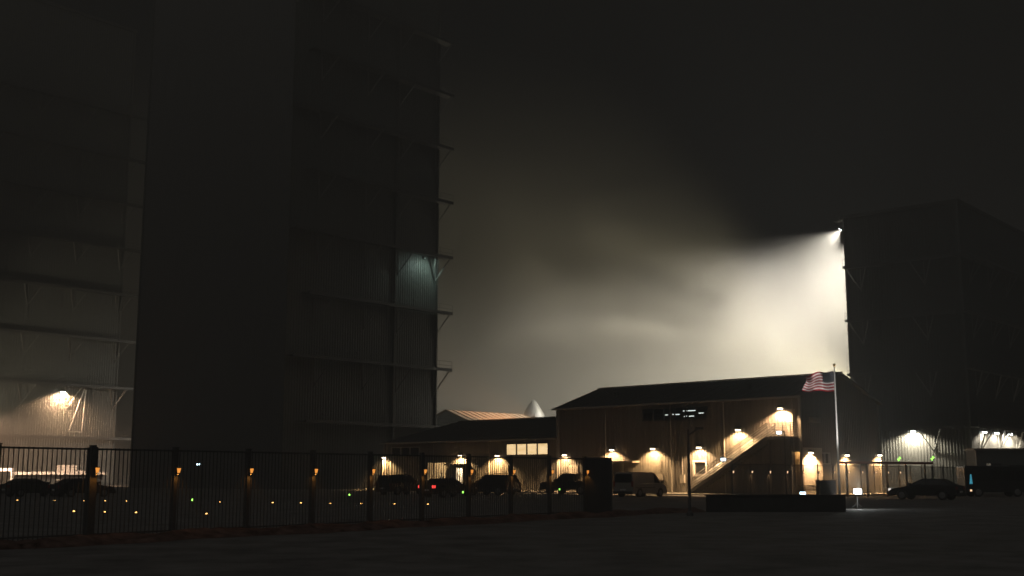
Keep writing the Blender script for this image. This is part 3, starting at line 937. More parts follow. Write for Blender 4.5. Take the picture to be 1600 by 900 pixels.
# ------------------------------------------------------------------ FLAGPOLE + FLAG
FP = Vector((col_at(1311, 64), 64, 0))
ftop = at(1304.5, 573, 64).z
fp = thing('flagpole', 'tall white flagpole with a gold ball standing before the dark gable', 'flagpole', FP, 0)
m = MB(); m.tube((0, 0, 0), (0, 0, ftop), .06, .035, n=14); m.lathe([(.16, 0), (.16, .1), (.07, .16)], 14); m.build('pole', M['truck_white'], fp, smooth=False)
m = MB(); m.lathe([(.01, ftop), (.07, ftop + .03), (.085, ftop + .09), (.06, ftop + .15), (.01, ftop + .17)], 12); m.build('finial', M['gold'], fp, smooth=True)
# flag: hoist on the right (at the pole), fly to the left; sags and ripples
fw, fh = 2.0, 1.12
fz0 = at(1306, 579, 64).z
flg = thing('national_flag', 'stars and stripes flag flying left from the top of the flagpole', 'flag', (FP.x, FP.y, fz0), 0)
NXf, NYf = 52, 39
def fpt(a, b):
    """a 0..1 from hoist to fly, b 0..1 from top to bottom"""
    x = -.05 - a * fw * .84
    droop = .30 * a ** 1.3 + .03 * math.sin(a * 8)
    yy = .19 * math.sin(a * 10.0 + b * 2.2) * (.2 + a) + .07 * math.sin(a * 21 + b * 3) * a
    sq = 1 - .22 * a ** 1.2
    return (x + .12 * math.sin(b * 4.5 + .5) * a, yy, -droop - b * fh * sq + .075 * math.sin(a * 11 + 2 + b) * a)
mm = MB()
for i in range(NXf + 1):
    for j in range(NYf + 1):
        mm.v.append(fpt(i / NXf, j / NYf))
for i in range(NXf):
    for j in range(NYf):
        q = i * (NYf + 1) + j
        mm.f.append((q, q + 1, q + NYf + 2, q + NYf + 1))
        stripe = int(j / 3)
        if i < NXf * .4 and stripe < 7: mi = 2
        else: mi = 0 if stripe % 2 == 0 else 1
        mm.mi.append(mi)
ss_ = mm
for r_ in range(9):
    for c_ in range(6 if r_ % 2 == 0 else 5):
        a = .4 * ((c_ + .5) / 6 if r_ % 2 == 0 else (c_ + 1) / 6)
        b0 = (7 / 13) * (r_ + .6) / 9.4
        for sd in (1, -1):
            cx_, cy_, cz_ = fpt(a, b0)
            vs = []
            for k in range(10):
                th = PI / 2 + k * PI / 5; rr = .026 if k % 2 == 0 else .011
                x, y, z = fpt(a + rr * math.cos(th) / (fw * .84), b0 - rr * math.sin(th) / fh)
                vs.append((x, y + sd * .004, z))
            vs.append((cx_, cy_ + sd * .004, cz_))
            ss_.add(vs, [(k, (k + 1) % 10, 10) for k in range(10)], 1)
cl = mm.build('cloth', [M['flag_red'], M['flag_white'], M['flag_blue']], flg, smooth=True)
hl = MB(); hl.tube((-.05, -.05, .25), (-.05, -.05, -fz0 + 1.2), .008, n=4); hl.build('halyard', M['truck_white'], flg)

# ground floodlight shining up at the flag
gfl = at(1340, 768, 60)
gf = floodlight('glaring ground floodlight beside the flagpole foot', gfl, (-.35, -1, .66), 2200, (.95, 1, .97), 72, 1.0, 0, .50, 'em_flood', radius=.05)
m = MB(); m.tube((0, .1, -.02), (0, .12, -gfl.z), .025); m.tube((0, .12, -gfl.z + .3), (.3, .3, -gfl.z), .015); m.tube((0, .12, -gfl.z + .3), (-.3, .3, -gfl.z), .015); m.build('stand', M['black_metal'], gf)
light('POINT', (-.05, -.25, .1), 70, (.95, 1, .97), gf, radius=.08, name='added_halo_bulb')  # extra bulb added for a halo round the lens
sh_ = thing('ground_spotlight', 'small cool spotlight on the ground aimed up the flagpole', 'lamp', (FP.x - .75, FP.y - 1.7, 0), 0)
m = MB(); m.tube((0, 0, 0), (0, 0, .16), .02); m.tube((0, -.04, .16), (.03, .05, .3), .07, .09); m.build('housing', M['frame_dark'], sh_)
light('SPOT', (.03, .08, .34), 3000, (1, .97, .93), sh_, aim=(.1, 1.75, 6.4), angle=38, blend=.6, radius=.05)

# ------------------------------------------------------------------ LOW WALL in front of the fence
lw0 = ground(1105, 800); lw1 = ground(1331, 801)
lw = thing('low_wall', 'low dark block wall in front of the flagpole', 'wall', ((lw0.x + lw1.x) / 2, lw0.y, 0), 0)
hw = (lw1.x - lw0.x) / 2; lz = at(1200, 772.5, lw0.y).z
m = MB(); m.box(-hw, hw, 0, .35, 0, lz - .08); m.build('wall_body', M['dark_sheet'], lw, bevel=.01)
m = MB(); m.box(-hw - .05, hw + .05, -.05, .40, lz - .08, lz); m.build('coping', M['dark_sheet'], lw)

# ------------------------------------------------------------------ VEHICLES
def arch(cx, r, zb, x_from_left=True, n=7):
    pts = []
    for k in range(n + 1):
        t = PI - PI * k / n
        pts.append((cx + r * math.cos(t), zb + max(0, r * math.sin(t))))
    return pts
def wheel(parent, x, y, r, wdt=.22):
    w_ = thing('wheel', None, None); w_.parent = parent; w_.location = (x, y, r)
    if w_.get('label'): del w_['label']
    m = MB(); m.tube((0, -wdt / 2, 0), (0, wdt / 2, 0), r, n=20); m.build('tyre', M['rubber'], w_)
    sg = 1 if y > 0 else -1
    m = MB(); m.tube((0, sg * wdt * .5, 0), (0, sg * (wdt * .5 + .015), 0), r * .64, r * .58, n=16)
    for k in range(5):
        t = 2 * PI * k / 5
        m.bar((0, sg * (wdt * .5 + .02), 0), (r * .55 * math.cos(t), sg * (wdt * .5 + .02), r * .55 * math.sin(t)), .05, .02)
    m.build('rim', M['rim'], w_)
SHAPES = {
 # L, half width, wheel r, front wheel x, rear wheel x, belt outline (x,z) top of body front->back, greenhouse (x,z)
 'sedan': dict(L=4.7, W=.90, r=.33, fx=3.75, rx=.95, top=[(0, .55), (.02, .95), (.25, 1.0), (1.0, 1.0), (3.1, .98), (4.45, .78), (4.7, .55)], green=[(.35, .99), (1.15, 1.42), (2.3, 1.45), (3.35, .97)]),
 'suv': dict(L=4.7, W=.95, r=.37, fx=3.75, rx=.95, top=[(0, .6), (.02, 1.08), (.2, 1.1), (3.2, 1.08), (4.5, 1.0), (4.7, .65)], green=[(.1, 1.09), (.35, 1.68), (2.5, 1.74), (3.4, 1.07)]),
 'van': dict(L=4.75, W=.92, r=.33, fx=3.85, rx=.95, top=[(0, .5), (.02, 1.05), (3.6, 1.05), (4.35, .98), (4.68, .8), (4.75, .5)], green=[(.02, 1.04), (.08, 1.86), (.35, 1.92), (2.95, 1.9), (3.3, 1.78), (4.15, 1.02)]),
 'pickup': dict(L=5.6, W=.98, r=.4, fx=4.5, rx=1.15, top=[(0, .7), (.02, 1.15), (1.9, 1.15), (3.9, 1.14), (5.35, 1.05), (5.6, .7)], green=[(1.85, 1.14), (2.0, 1.8), (3.2, 1.83), (4.0, 1.13)]),
}
def vehicle(kind, name, label, cat, loc, heading, paint, lit_tail=False, extra=None, head_glint=False):
    d = SHAPES[kind]
    L, W, r = d['L'], d['W'], d['r']
    rz = math.atan2(heading.y, heading.x)
    c = Vector((loc[0], loc[1], 0)) - Vector((heading.x, heading.y, 0)).normalized() * L / 2
    t = thing(name, label, cat, c, rz)
    zb = .26 if kind != 'pickup' else .4
    low = [(0.0, zb)]
    low += arch(d['rx'], r + .07, zb + .04) + arch(d['fx'], r + .07, zb + .04) + [(L, zb)]
    outline = low + d['top'][::-1]
    m = MB(); m.prism(outline, W)
    g_ = d['green']; zb_ = g_[0][1]; zt = max(p[1] for p in g_)
    tap = .16 if kind != 'van' else .10
    f = lambda z: W - .03 - tap * max(0, (z - zb_)) / (zt - zb_)
    m.prism(g_, W, f=f)
    body = m.build('body', M[paint], t, bevel=.045)
    # side glass
    for sg in (1, -1):
        g2 = MB()
        xs0, xs1 = g_[0][0], g_[-1][0]
        panes = {'sedan': [(.95, 2.0), (2.08, 2.95)], 'suv': [(.35, 1.2), (1.3, 2.2), (2.3, 3.05)], 'van': [(3.02, 3.8)], 'pickup': [(2.15, 2.85), (2.93, 3.65)]}[kind]
        for (pa, pb) in panes:
            q0, q1 = zb_ + .05, zt - .16
            def lim(x, z):   # keep inside the greenhouse outline
                fr, top = g_[-1], g_[-2]
                xr = fr[0] + (top[0] - fr[0]) * (z - fr[1]) / (top[1] - fr[1]) - .1
                rr, rt = g_[0], g_[1]
                xl = rr[0] + (rt[0] - rr[0]) * (z - rr[1]) / (rt[1] - rr[1]) + .1
                return min(max(x, xl), xr)
            g2.add([(lim(pa, q0), sg * (f(q0) + .008), q0), (lim(pb, q0), sg * (f(q0) + .008), q0), (lim(pb, q1), sg * (f(q1) + .008), q1), (lim(pa, q1), sg * (f(q1) + .008), q1)], [(0, 1, 2, 3)])
        g2.build('side_window', M['glass'], t)
    def slope_glass(p, q, nm):
        nrm = Vector((q[1] - p[1], 0, -(q[0] - p[0]))).normalized() * .012
        if nm == 'rear_window': nrm = -nrm
        if nrm.x < 0 and nm == 'windscreen': nrm = -nrm
        if nrm.x > 0 and nm == 'rear_window': nrm = -nrm
        pts = []
        for a in (.1, .88):
            x = p[0] + (q[0] - p[0]) * a; z = p[1] + (q[1] - p[1]) * a
            for sg in (-1, 1): pts.append((x + nrm.x, sg * (f(z) - .08), z + nrm.z))
        MB().add(pts, [(0, 1, 3, 2)]).build(nm, M['glass'], t)
    slope_glass(g_[-1], g_[-2], 'windscreen')
    slope_glass(g_[0], g_[1], 'rear_window')
    tz = (.72, .92) if kind in ('sedan',) else ((.75, 1.02) if kind != 'van' else (.8, 1.25))
    for sg in (1, -1):
        m = MB(); m.box(-.03, .06, sg * W - sg * .34 if kind == 'sedan' else sg * W - sg * .16, sg * W - sg * .02, tz[0], tz[1]); m.build('tail_light', M['em_red' if lit_tail else 'tail_off'], t)
        m = MB(); hx = L - .16; m.box(hx, L + .0, sg * W - sg * .38, sg * W - sg * .06, .62 if kind != 'pickup' else .8, .76 if kind != 'pickup' else .98); m.build('headlight', M['em_glint' if head_glint and sg > 0 else 'head_off'], t)
        m = MB(); mx = g_[-1][0] - .25; m.box(mx - .08, mx + .08, sg * (W + .02), sg * (W + .2), zb_ + .02, zb_ + .17); m.build('wing_mirror', M['plastic_dark'], t)
        for wx in (d['rx'], d['fx']): wheel(t, wx, sg * (W - .12), r)
    m = MB(); m.box(-.09, .03, -W + .06, W - .06, zb + .02, zb + .2); m.box(L - .05, L + .07, -W + .06, W - .06, zb + .02, zb + .2); m.build('bumper', M['plastic_dark'], t)
    m = MB(); m.box(-.045, -.032, -.26, .26, zb + .25, zb + .37); m.build('number_plate', M['truck_white'], t)
    if extra == 'rails':
        m = MB()
        for sg in (1, -1): m.tube((.6, sg * (W - .28), zt + .07), (2.6, sg * (W - .28), zt + .09), .025, n=6)
        m.build('roof_rail', M['rim'], t)
    if kind == 'van':
        m = MB()
        for sg in (1, -1):
            for xx in (1.75, 3.0): m.box(xx - .012, xx + .012, sg * (W + .002) - .004, sg * (W + .002) + .004, .5, 1.03)
            m.box(1.9, 2.05, sg * (W + .012) - .01, sg * (W + .012) + .01, .95, .99); m.box(3.1, 3.25, sg * (W + .012) - .01, sg * (W + .012) + .01, .95, .99)
            m.box(.3, 3.0, sg * (W + .003) - .006, sg * (W + .003) + .006, .70, .76)
        m.build('door_trim', M['plastic_dark'], t)
    return t
def gpt(px, py): return ground(px, py)
vehicle('van', 'cargo_van', 'silver cargo van with plain side panels parked before the lit wall', 'van', ground(1001, 776.5), U, 'van_silver')
vehicle('sedan', 'parked_sedan', 'dark sedan with glowing red tail lights behind the picket fence', 'car', ground(700, 777), U, 'car_dark', True)
vehicle('suv', 'parked_suv', 'dark sport utility car with roof rails right of the red lit sedan', 'car', ground(769, 774), -V, 'car_dark', False, 'rails')
vehicle('sedan', 'parked_sedan', 'dark car behind the far left fence below the bright strip', 'car', ground(50, 776), U, 'car_grey', False)
vehicle('sedan', 'parked_sedan', 'dark car behind the thick fence column on the left', 'car', ground(128, 776.5), U, 'car_dark', False)
vehicle('pickup', 'pickup_truck', 'dark pickup truck half hidden behind the solid gate', 'pickup', ground(893, 773), -V, 'car_dark', False)
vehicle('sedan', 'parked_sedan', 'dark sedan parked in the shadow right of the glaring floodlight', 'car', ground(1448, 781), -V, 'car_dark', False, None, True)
vehicle('suv', 'parked_suv', 'dark car behind the fence left of the red lit sedan', 'car', ground(628, 773), U, 'car_dark', False)

# dark bus with a cyan lit door
bp = ground(1552, 776); 
bs = thing('shuttle_bus', 'dark shuttle bus with a cyan glowing door by the right edge', 'bus', (bp.x, bp.y, 0), R(-3))
bl = 4.9 / 2 * 1.0
m = MB(); m.prism([(-bl, .35), (bl, .35), (bl, 2.2), (bl - .1, 2.35), (-bl + .15, 2.42), (-bl, 2.3)], 1.0); m.build('body', M['car_dark'], bs, bevel=.06)
for k in range(4):
    x = -bl + 1.1 + k * .95
    m = MB(); m.box(x, x + .82, -1.012, -1.003, 1.2, 2.05); m.build('window', M['glass'], bs)
m = MB(); m.box(-bl + .2, -bl + .62, -1.014, -1.004, .6, 2.05); dd_ = m.build('door', M['glass'], bs)
m = MB(); m.add([(-bl + .34, -1.02, 1.0), (-bl + .58, -1.02, 1.0), (-bl + .52, -1.02, 1.75), (-bl + .42, -1.02, 1.75)], [(0, 1, 2, 3)]); m.build('display', M['em_cyan'], dd_)
for x in (-bl + 1.0, bl - .9):
    for sg in (1, -1): wheel(bs, x, sg * .9, .36)
m = MB(); m.box(-bl + .35, -bl + .5, -1.02, -1.003, .42, .56); m.build('indicator_light', M['em_amber_pale'], bs)
m = MB(); m.box(-.2, .6, -.5, .5, 2.42, 2.6); m.build('roof_unit', M['car_grey'], bs)

# grey site cabin at the right edge
cbp = at(1527, 742, 100)
cb = thing('site_cabin', 'grey flat roofed site cabin below the catwalk lamps at the right edge', 'cabin', (cbp.x, cbp.y, 0), R(-6))
m = MB(); m.box(0, 9, 0, 3, .3, 3.75); m.build('wall', M['cabin_grey'], cb)
m = MB(); m.box(-.15, 9.15, -.15, 3.15, 3.75, 3.92); m.build('roof', M['trim'], cb)
m = MB(); m.box(.2, .5, .2, .5, 0, .3).box(4.3, 4.7, .2, .5, 0, .3).box(8.5, 8.8, .2, .5, 0, .3).box(.2, .5, 2.5, 2.8, 0, .3).box(8.5, 8.8, 2.5, 2.8, 0, .3); m.build('footing', M['concrete'], cb)
m = MB(); m.box(2.6, 3.9, -.03, -.005, 1.4, 2.5); m.build('window', M['glass'], cb)
m = MB(); m.box(1.0, 1.9, -.04, -.005, .32, 2.4); m.build('door', M['door'], cb)

# lit flatbed trailer and box truck far left
tl0 = at(24, 745, 165); tl1 = at(166, 745, 172)
dv = (tl1 - tl0); 
tlr = thing('flatbed_trailer', 'long pale flatbed trailer catching light behind the left fence', 'trailer', (tl0.x, tl0.y, 0), math.atan2(dv.y, dv.x))
LL = Vector((dv.x, dv.y)).length
m = MB(); m.box(0, LL, 0, 2.5, 1.74, 2.14); m.build('bed', M['truck_white'], tlr)
m = MB(); m.box(.3, LL - .3, .6, 1.9, 1.05, 1.74); m.build('chassis', M['car_dark'], tlr)
for x in (LL - 1.2, LL - 2.3, 1.6):
    for y in (.2, 2.3): wheel(tlr, x, y, .5, .3)
m = MB(); m.box(3.0, 3.15, .5, .7, 0, 1.05).box(3.0, 3.15, 1.8, 2.0, 0, 1.05); m.build('landing_leg', M['frame_dark'], tlr)
bt = at(106, 742, 178)
btr = thing('box_truck', 'white topped box truck beyond the flatbed trailer', 'truck', (bt.x, bt.y, 0), math.atan2(-.1, 1))
m = MB(); m.box(-1.9, 1.3, 0, 2.3, .9, 3.15); m.build('cargo_box', M['truck_white'], btr, bevel=.04)
m = MB(); m.prism([(0, .5), (1.7, .5), (1.75, 1.3), (1.25, 2.3), (0, 2.35)], 1.05); m.v = [(x + 1.35, y + 1.15, z) for x, y, z in m.v]; m.build('cab', M['truck_white'], btr, bevel=.05)
m = MB(); m.box(1.75, 2.45, .09, .096, 1.4, 2.1); m.build('side_window', M['glass'], btr)
for x in (-1.1, 2.2):
    for y in (.2, 2.1): wheel(btr, x, y, .42, .26)
mp_ = Vector((col_at(-45, 150), 150, 0))  # mast added out of view to light the trailer and tower
ml = thing('added_light_mast', 'added mast lamp outside the left picture edge lighting trailer and tower', 'lamp', mp_, 0)
m = MB(); m.tube((0, 0, 0), (0, 0, 9), .12, .07); m.build('pole', M['galv'], ml)
m = MB(); m.box(-.3, .3, -.2, .2, 9, 9.15); m.build('lamp_head', M['frame_dark'], ml)
light('SPOT', (.2, .45, 8.9), 30000, (1, .86, .62), ml, aim=(KA - U * 9 + Vector((0, 0, 22))) - (mp_ + Vector((0, 0, 8.95))), angle=58, blend=1.0)  # head added to brighten the left tower's wall
light('SPOT', (.25, .45, 8.8), 90000, (1, .66, .44), ml, aim=((tl0 + tl1) / 2 + Vector((-2, 0, 1.6))) - (mp_ + Vector((0, 0, 8.9))), angle=62, blend=.6)
# white portal frame at the left picture edge
pt0 = at(-18, 735, 160); pt1 = at(20, 735, 160)
pf_ = thing('portal_frame', 'white steel portal frame at the left picture edge behind the fence', 'frame', (pt0.x, pt0.y, 0), 0)
wv = pt1.x - pt0.x
m = MB(); m.box(-.15, wv + .15, -.2, .2, pt0.z - .1, pt0.z + .3); m.build('beam', M['truck_white'], pf_)
for x in (0, wv):
    m = MB(); m.box(x - .15, x + .15, -.18, .18, 0, pt0.z - .1); m.build('leg', M['truck_white'], pf_)

# ------------------------------------------------------------------ SHADE CANOPY, BOXES, BOLLARD
cpx = ground(1037.5, 771)
sc = thing('shade_canopy', 'dark slanted shade canopy on one post between the van and stair', 'canopy', (cpx.x, cpx.y, 0), R(-8))
def cl_(px, py): 
    q = at(px, py, cpx.y); return (q.x - cpx.x, q.z)
x0, z0 = cl_(1002, 717.5); x1, z1 = cl_(1074, 728.5)
m = MB(); m.add([(x0, -1.1, z0), (x1, -1.1, z1), (x1, 1.1, z1), (x0, 1.1, z0), (x0, -1.1, z0 + .14), (x1, -1.1, z1 + .14), (x1, 1.1, z1 + .14), (x0, 1.1, z0 + .14)],
                [(0, 1, 2, 3), (4, 5, 6, 7), (0, 1, 5, 4), (1, 2, 6, 5), (2, 3, 7, 6), (3, 0, 4, 7)]); m.build('panel', M['dark_sheet'], sc)
m = MB(); m.box(-.14, .14, -.14, .14, 0, (z0 + z1) / 2 - .02); m.box(-.3, .3, -.3, .3, 0, .12); m.build('post', M['black_metal'], sc)
m = MB(); m.bar((x0 + .3, 0, z0 - .08), (x1 - .3, 0, z1 - .04), .1, .12); m.build('beam', M['black_metal'], sc)
m = MB(); m.box(x0 + .15, x0 + .75, -.3, .3, z0 - .16, z0 - .1); m.build('lamp', M['em_amber'], sc)
c2 = ground(1048, 771)
gb_ = thing('utility_box', 'low dark utility box between the canopy post and stair foot', 'box', (c2.x + .55, c2.y, 0), R(-8))
m = MB(); m.box(-.42, .42, -.3, .3, .06, .62); m.build('cabinet', M['dark_sheet'], gb_, bevel=.02)
m = MB(); m.box(-.46, .46, -.34, .34, .62, .68); m.build('lid', M['black_metal'], gb_)
m = MB(); m.box(-.44, .44, -.32, .32, 0, .06); m.build('plinth', M['concrete'], gb_)
c3 = ground(1082.5, 771)
kb = thing('card_reader_post', 'slim black post with a card reader head at the stair foot', 'post', (c3.x, c3.y, 0), 0)
m = MB(); m.box(-.06, .06, -.05, .05, 0, .85); m.build('post', M['black_metal'], kb)
m = MB(); m.box(-.15, .15, -.1, .1, .85, 1.12); m.build('head', M['plastic_dark'], kb)
# flat wall canopy left of the slanted one
fcx0, fcz = fz(948, 722.5); fcx1, _ = fz(1000, 722)
m = MB(); m.box(fcx0, fcx1, -1.1, -.05, fcz - .05, fcz + .1); m.build('canopy', M['trim'], bld)

# covered walkway roof at the gable
w0_ = at(1318, 722, 92); w1_ = at(1448, 722, 98)
dv = w1_ - w0_
cw = thing('covered_walkway', 'thin flat walkway roof on posts right of the flagpole', 'canopy', (w0_.x, w0_.y, 0), math.atan2(dv.y, dv.x))
LL = Vector((dv.x, dv.y)).length; zt = w0_.z
m = MB(); m.box(0, LL, -.6, .6, zt - .12, zt + .06); m.build('roof', M['barrier_red'], cw)
for k in range(5):
    x = .3 + (LL - .6) * k / 4
    m = MB(); m.box(x - .06, x + .06, -.06, .06, 0, zt - .12); m.build('post', M['black_metal'], cw)

# cabinet and bench behind the right fence
cq = at(1290, 742, 90); 
gx = thing('generator_cabinet', 'black generator cabinet behind the mesh fence near the gable', 'cabinet', (cq.x, cq.y, 0), R(8))
m = MB(); m.box(-.65, .65, -.4, .4, .1, 1.25); m.build('cabinet', M['dark_sheet'], gx, bevel=.02)
m = MB(); m.box(-.7, .7, -.45, .45, 1.25, 1.32); m.build('lid', M['black_metal'], gx)
m = MB(); m.box(-.6, .6, -.38, .38, 0, .1); m.build('base', M['concrete'], gx)
bq = at(1263, 742, 88)
bn = thing('park_bench', 'dark slatted bench behind the mesh fence before the orange doorway', 'bench', (bq.x, bq.y, 0), R(-15))
m = MB()
for k in range(4): m.box(-.75, .75, -.25 + k * .13, -.15 + k * .13, .43, .47)
m.build('seat', M['wood'], bn)
m = MB()
for k in range(3): m.box(-.75, .75, .26, .3, .55 + k * .14, .65 + k * .14)
m.build('backrest', M['wood'], bn)
for x in (-.6, .6):
    m = MB(); m.box(x - .03, x + .03, -.24, -.18, 0, .43).box(x - .03, x + .03, .2, .26, 0, .92).box(x - .03, x + .03, -.24, .26, .40, .43); m.build('leg', M['black_metal'], bn)

# ------------------------------------------------------------------ PEOPLE
def person(label, loc, rz, shirt, arms=((.2, .12), (.2, -.05)), stride=.12, bag=False):
    J = {'pel': (0, 0, .95), 'chest': (.0, 0, 1.22), 'neck': (.01, 0, 1.46), 'head0': (.03, 0, 1.56), 'head1': (.035, 0, 1.70),
         'shl': (0, .19, 1.40), 'ell': (.02, .26, 1.12), 'hal': (arms[0][0], .24, .90 + arms[0][1]),
         'shr': (0, -.19, 1.40), 'elr': (.02, -.26, 1.12), 'har': (arms[1][0], -.24, .90 + arms[1][1]),
         'hil': (0, .10, .90), 'knl': (stride * .6, .11, .50), 'anl': (stride * .3, .12, .09), 'tol': (stride * .3 + .17, .13, .04),
         'hir': (0, -.10, .90), 'knr': (-stride * .2, -.11, .50), 'anr': (-stride, -.12, .09), 'tor': (-stride + .17, -.13, .04)}
    rad = {'pel': .145, 'chest': .155, 'neck': .055, 'head0': .085, 'head1': .095, 'shl': .07, 'ell': .045, 'hal': .036, 'shr': .07, 'elr': .045, 'har': .036,
           'hil': .09, 'knl': .06, 'anl': .042, 'tol': .04, 'hir': .09, 'knr': .06, 'anr': .042, 'tor': .04}
    ed = [('pel', 'chest'), ('chest', 'neck'), ('neck', 'head0'), ('head0', 'head1'), ('chest', 'shl'), ('shl', 'ell'), ('ell', 'hal'), ('chest', 'shr'), ('shr', 'elr'), ('elr', 'har'),
          ('pel', 'hil'), ('hil', 'knl'), ('knl', 'anl'), ('anl', 'tol'), ('pel', 'hir'), ('hir', 'knr'), ('knr', 'anr'), ('anr', 'tor')]
    # five short fingers on each hand
    for s_, hnd in ((1, 'hal'), (-1, 'har')):
        hx, hy, hz = J[hnd]
        for k in range(5):
            nm = hnd + 'f%d' % k
            if k == 0: J[nm] = (hx + .06, hy - s_ * .02, hz - .03)
            else: J[nm] = (hx + .045 - k * .022, hy, hz - .10 - (.012 if k in (2, 3) else 0))
            rad[nm] = .010
            ed.append((hnd, nm))
    names = list(J)
    me = bpy.data.meshes.new('person')
    me.from_pydata([J[k] for k in names], [(names.index(a), names.index(b)) for a, b in ed], [])
    tmp = bpy.data.objects.new('tmp', me); C.objects.link(tmp)
    sk = tmp.modifiers.new('skin', 'SKIN'); sk.use_smooth_shade = True
    for i, k in enumerate(names):
        sv = me.skin_vertices[0].data[i]; sv.radius = (rad[k], rad[k]); sv.use_root = (k == 'pel')
    sb = tmp.modifiers.new('sub', 'SUBSURF'); sb.levels = 1; sb.render_levels = 1
    dg = bpy.context.evaluated_depsgraph_get()
    nm_ = bpy.data.meshes.new_from_object(tmp.evaluated_get(dg))
    bpy.data.objects.remove(tmp)
    for x in ('skin', shirt, 'jeans', 'rubber'): nm_.materials.append(M[x])
    for p in nm_.polygons:
        z = p.center.z; y = abs(p.center.y)
        p.material_index = 3 if z < .10 else (0 if z > 1.48 else (2 if z < .93 and y < .2 else (1 if z > .98 or (y < .2) else 0)))
    t = bpy.data.objects.new('person', nm_); C.objects.link(t)
    t.location = loc; t.rotation_euler = (0, 0, rz)
    tag(t, label, 'person')
    h_ = MB(); prof = [(.105, 1.66), (.112, 1.71), (.10, 1.76), (.06, 1.80), (.01, 1.815)]
    h_.lathe(prof, 14, .02, 0); h_.build('hair', M['hair'], t, smooth=True)
    return t
def on_apron(px, dist):
    x = fz(px, 760)[0]
    p = LC + A_ * x - B_ * dist; return (p.x, p.y, .15 if dist < 2.6 else .004)
person('person in a pale shirt standing left of the lit annex doorway', on_apron(707, 1.6), R(-30), 'shirt', ((.25, .25), (.1, 0)))
person('person in dark clothes standing right in front of the lit annex doorway', on_apron(720.5, 1.2), R(170), 'shirt_dark', ((.12, 0), (.28, .3)))
person('person in a pale shirt standing beside the rear of the sedan', (*ground(656, 775).xy, .004), R(200), 'shirt', ((.15, .05), (.2, .15)))

# ------------------------------------------------------------------ HAZE, SKY, SUN (night glow), CAMERA
hz = MB(); hz.box(-490, 490, -70, 890, -1, 84)
ho = hz.build('haze', None or M['asphalt'])
hm = bpy.data.materials.new('haze_air'); hm.use_nodes = True
nt = hm.node_tree; nt.nodes.clear()
out = nt.nodes.new('ShaderNodeOutputMaterial'); pv = nt.nodes.new('ShaderNodeVolumePrincipled')
pv.inputs['Color'].default_value = (.60, .585, .545, 1)
pv.inputs['Density'].default_value = .0055
pv.inputs['Anisotropy'].default_value = .15
nt.links.new(pv.outputs['Volume'], out.inputs['Volume'])
ho.data.materials[0] = hm
tag(ho, kind='stuff', label='thin night fog filling the whole site', cat='fog')

mbk = MB(); mbk.box(-8, 46.5, 172, 224, 19, 62)
mo = mbk.build('mist_bank', M['asphalt'])
mm_ = bpy.data.materials.new('drifting_mist'); mm_.use_nodes = True
nt = mm_.node_tree; nt.nodes.clear()
out = nt.nodes.new('ShaderNodeOutputMaterial'); pv = nt.nodes.new('ShaderNodeVolumePrincipled')
pv.inputs['Color'].default_value = (.60, .585, .545, 1); pv.inputs['Anisotropy'].default_value = .15
tc = nt.nodes.new('ShaderNodeTexCoord'); mp = nt.nodes.new('ShaderNodeMapping'); mp.inputs['Scale'].default_value = (.035, .03, .06)
mp.inputs['Rotation'].default_value = (0, .5, 0)
n = nt.nodes.new('ShaderNodeTexNoise'); n.inputs['Scale'].default_value = 1.0; n.inputs['Detail'].default_value = 4; n.inputs['Roughness'].default_value = .55
n.inputs['Distortion'].default_value = .6
r = nt.nodes.new('ShaderNodeMapRange'); r.inputs['From Min'].default_value = .46; r.inputs['From Max'].default_value = .72
r.inputs['To Min'].default_value = 0; r.inputs['To Max'].default_value = .024
# thins out towards every face of its box
g2 = nt.nodes.new('ShaderNodeTexCoord')
vm = nt.nodes.new('ShaderNodeVectorMath'); vm.operation = 'SUBTRACT'; vm.inputs[1].default_value = (.5, .5, .5)
ab = nt.nodes.new('ShaderNodeVectorMath'); ab.operation = 'ABSOLUTE'
sx = nt.nodes.new('ShaderNodeSeparateXYZ')
nt.links.new(g2.outputs['Generated'], vm.inputs[0]); nt.links.new(vm.outputs[0], ab.inputs[0]); nt.links.new(ab.outputs[0], sx.inputs[0])
mx1 = nt.nodes.new('ShaderNodeMath'); mx1.operation = 'MAXIMUM'; mx2 = nt.nodes.new('ShaderNodeMath'); mx2.operation = 'MAXIMUM'
nt.links.new(sx.outputs[0], mx1.inputs[0]); nt.links.new(sx.outputs[1], mx1.inputs[1]); nt.links.new(mx1.outputs[0], mx2.inputs[0]); nt.links.new(sx.outputs[2], mx2.inputs[1])
fd = nt.nodes.new('ShaderNodeMapRange'); fd.interpolation_type = 'SMOOTHSTEP'; fd.inputs['From Min'].default_value = .5; fd.inputs['From Max'].default_value = .28
ml_ = nt.nodes.new('ShaderNodeMath'); ml_.operation = 'MULTIPLY'
nt.links.new(mx2.outputs[0], fd.inputs['Value'])
nt.links.new(tc.outputs['Object'], mp.inputs['Vector']); nt.links.new(mp.outputs['Vector'], n.inputs['Vector']); nt.links.new(n.outputs['Fac'], r.inputs['Value'])
nt.links.new(r.outputs['Result'], ml_.inputs[0]); nt.links.new(fd.outputs['Result'], ml_.inputs[1]); nt.links.new(ml_.outputs[0], pv.inputs['Density'])
nt.links.new(pv.outputs['Volume'], out.inputs['Volume'])
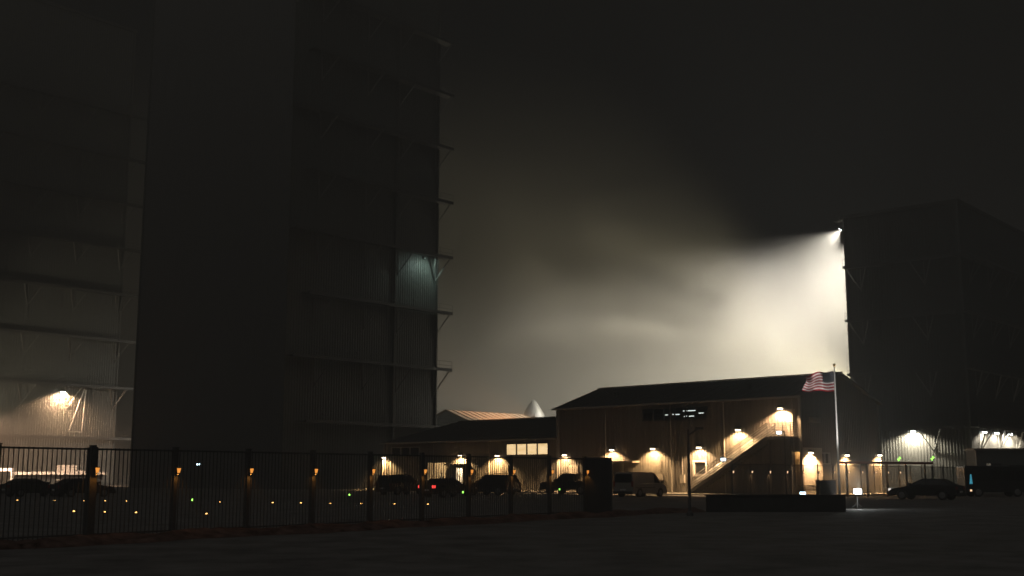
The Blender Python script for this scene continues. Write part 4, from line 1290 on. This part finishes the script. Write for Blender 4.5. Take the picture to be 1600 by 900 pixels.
mo.data.materials[0] = mm_
tag(mo, kind='stuff', label='drifting patch of thicker mist lit by the tower floodlight', cat='mist')

SUN_EL, SUN_AZ = R(48), R(200)
w = bpy.data.worlds.new('World'); S.world = w; w.use_nodes = True
nt = w.node_tree
bg = nt.nodes['Background']
sky = nt.nodes.new('ShaderNodeTexSky'); sky.sky_type = 'NISHITA'; sky.sun_disc = False
sky.sun_elevation = SUN_EL; sky.sun_rotation = SUN_AZ
hs = nt.nodes.new('ShaderNodeHueSaturation'); hs.inputs['Saturation'].default_value = .12
nt.links.new(sky.outputs['Color'], hs.inputs['Color']); nt.links.new(hs.outputs['Color'], bg.inputs['Color'])
bg.inputs['Strength'].default_value = .0006
sl_ = bpy.data.lights.new('night_glow', 'SUN'); sl_.energy = .32; sl_.angle = R(100); sl_.color = (1, .96, .9)
so = bpy.data.objects.new('night_glow', sl_); C.objects.link(so)
# sun_rotation is measured clockwise from +Y
sd = Vector((math.sin(SUN_AZ) * math.cos(SUN_EL), math.cos(SUN_AZ) * math.cos(SUN_EL), math.sin(SUN_EL)))
so.rotation_euler = (-sd).to_track_quat('-Z', 'Y').to_euler()
so.location = (0, -20, 60)

cam = bpy.data.cameras.new('camera'); co = bpy.data.objects.new('camera', cam); C.objects.link(co)
co.location = (0, 0, H); co.rotation_euler = (PI / 2 + PIT, 0, 0)
cam.sensor_width = 36; cam.lens = 36 * F / 1600; cam.clip_end = 3000; cam.clip_start = .1
S.camera = co

vs = S.view_settings
vs.view_transform = 'Standard'; vs.look = 'None'; vs.exposure = 0; vs.gamma = 1; vs.use_curve_mapping = False
S.render.engine = 'CYCLES'
cy_ = S.cycles
cy_.use_denoising = True
try: cy_.denoiser = 'OPENIMAGEDENOISE'
except Exception: pass
cy_.volume_bounces = 0
cy_.max_bounces = 6; cy_.diffuse_bounces = 2; cy_.glossy_bounces = 2; cy_.transmission_bounces = 4; cy_.transparent_max_bounces = 8
cy_.sample_clamp_indirect = 4
cy_.use_adaptive_sampling = False
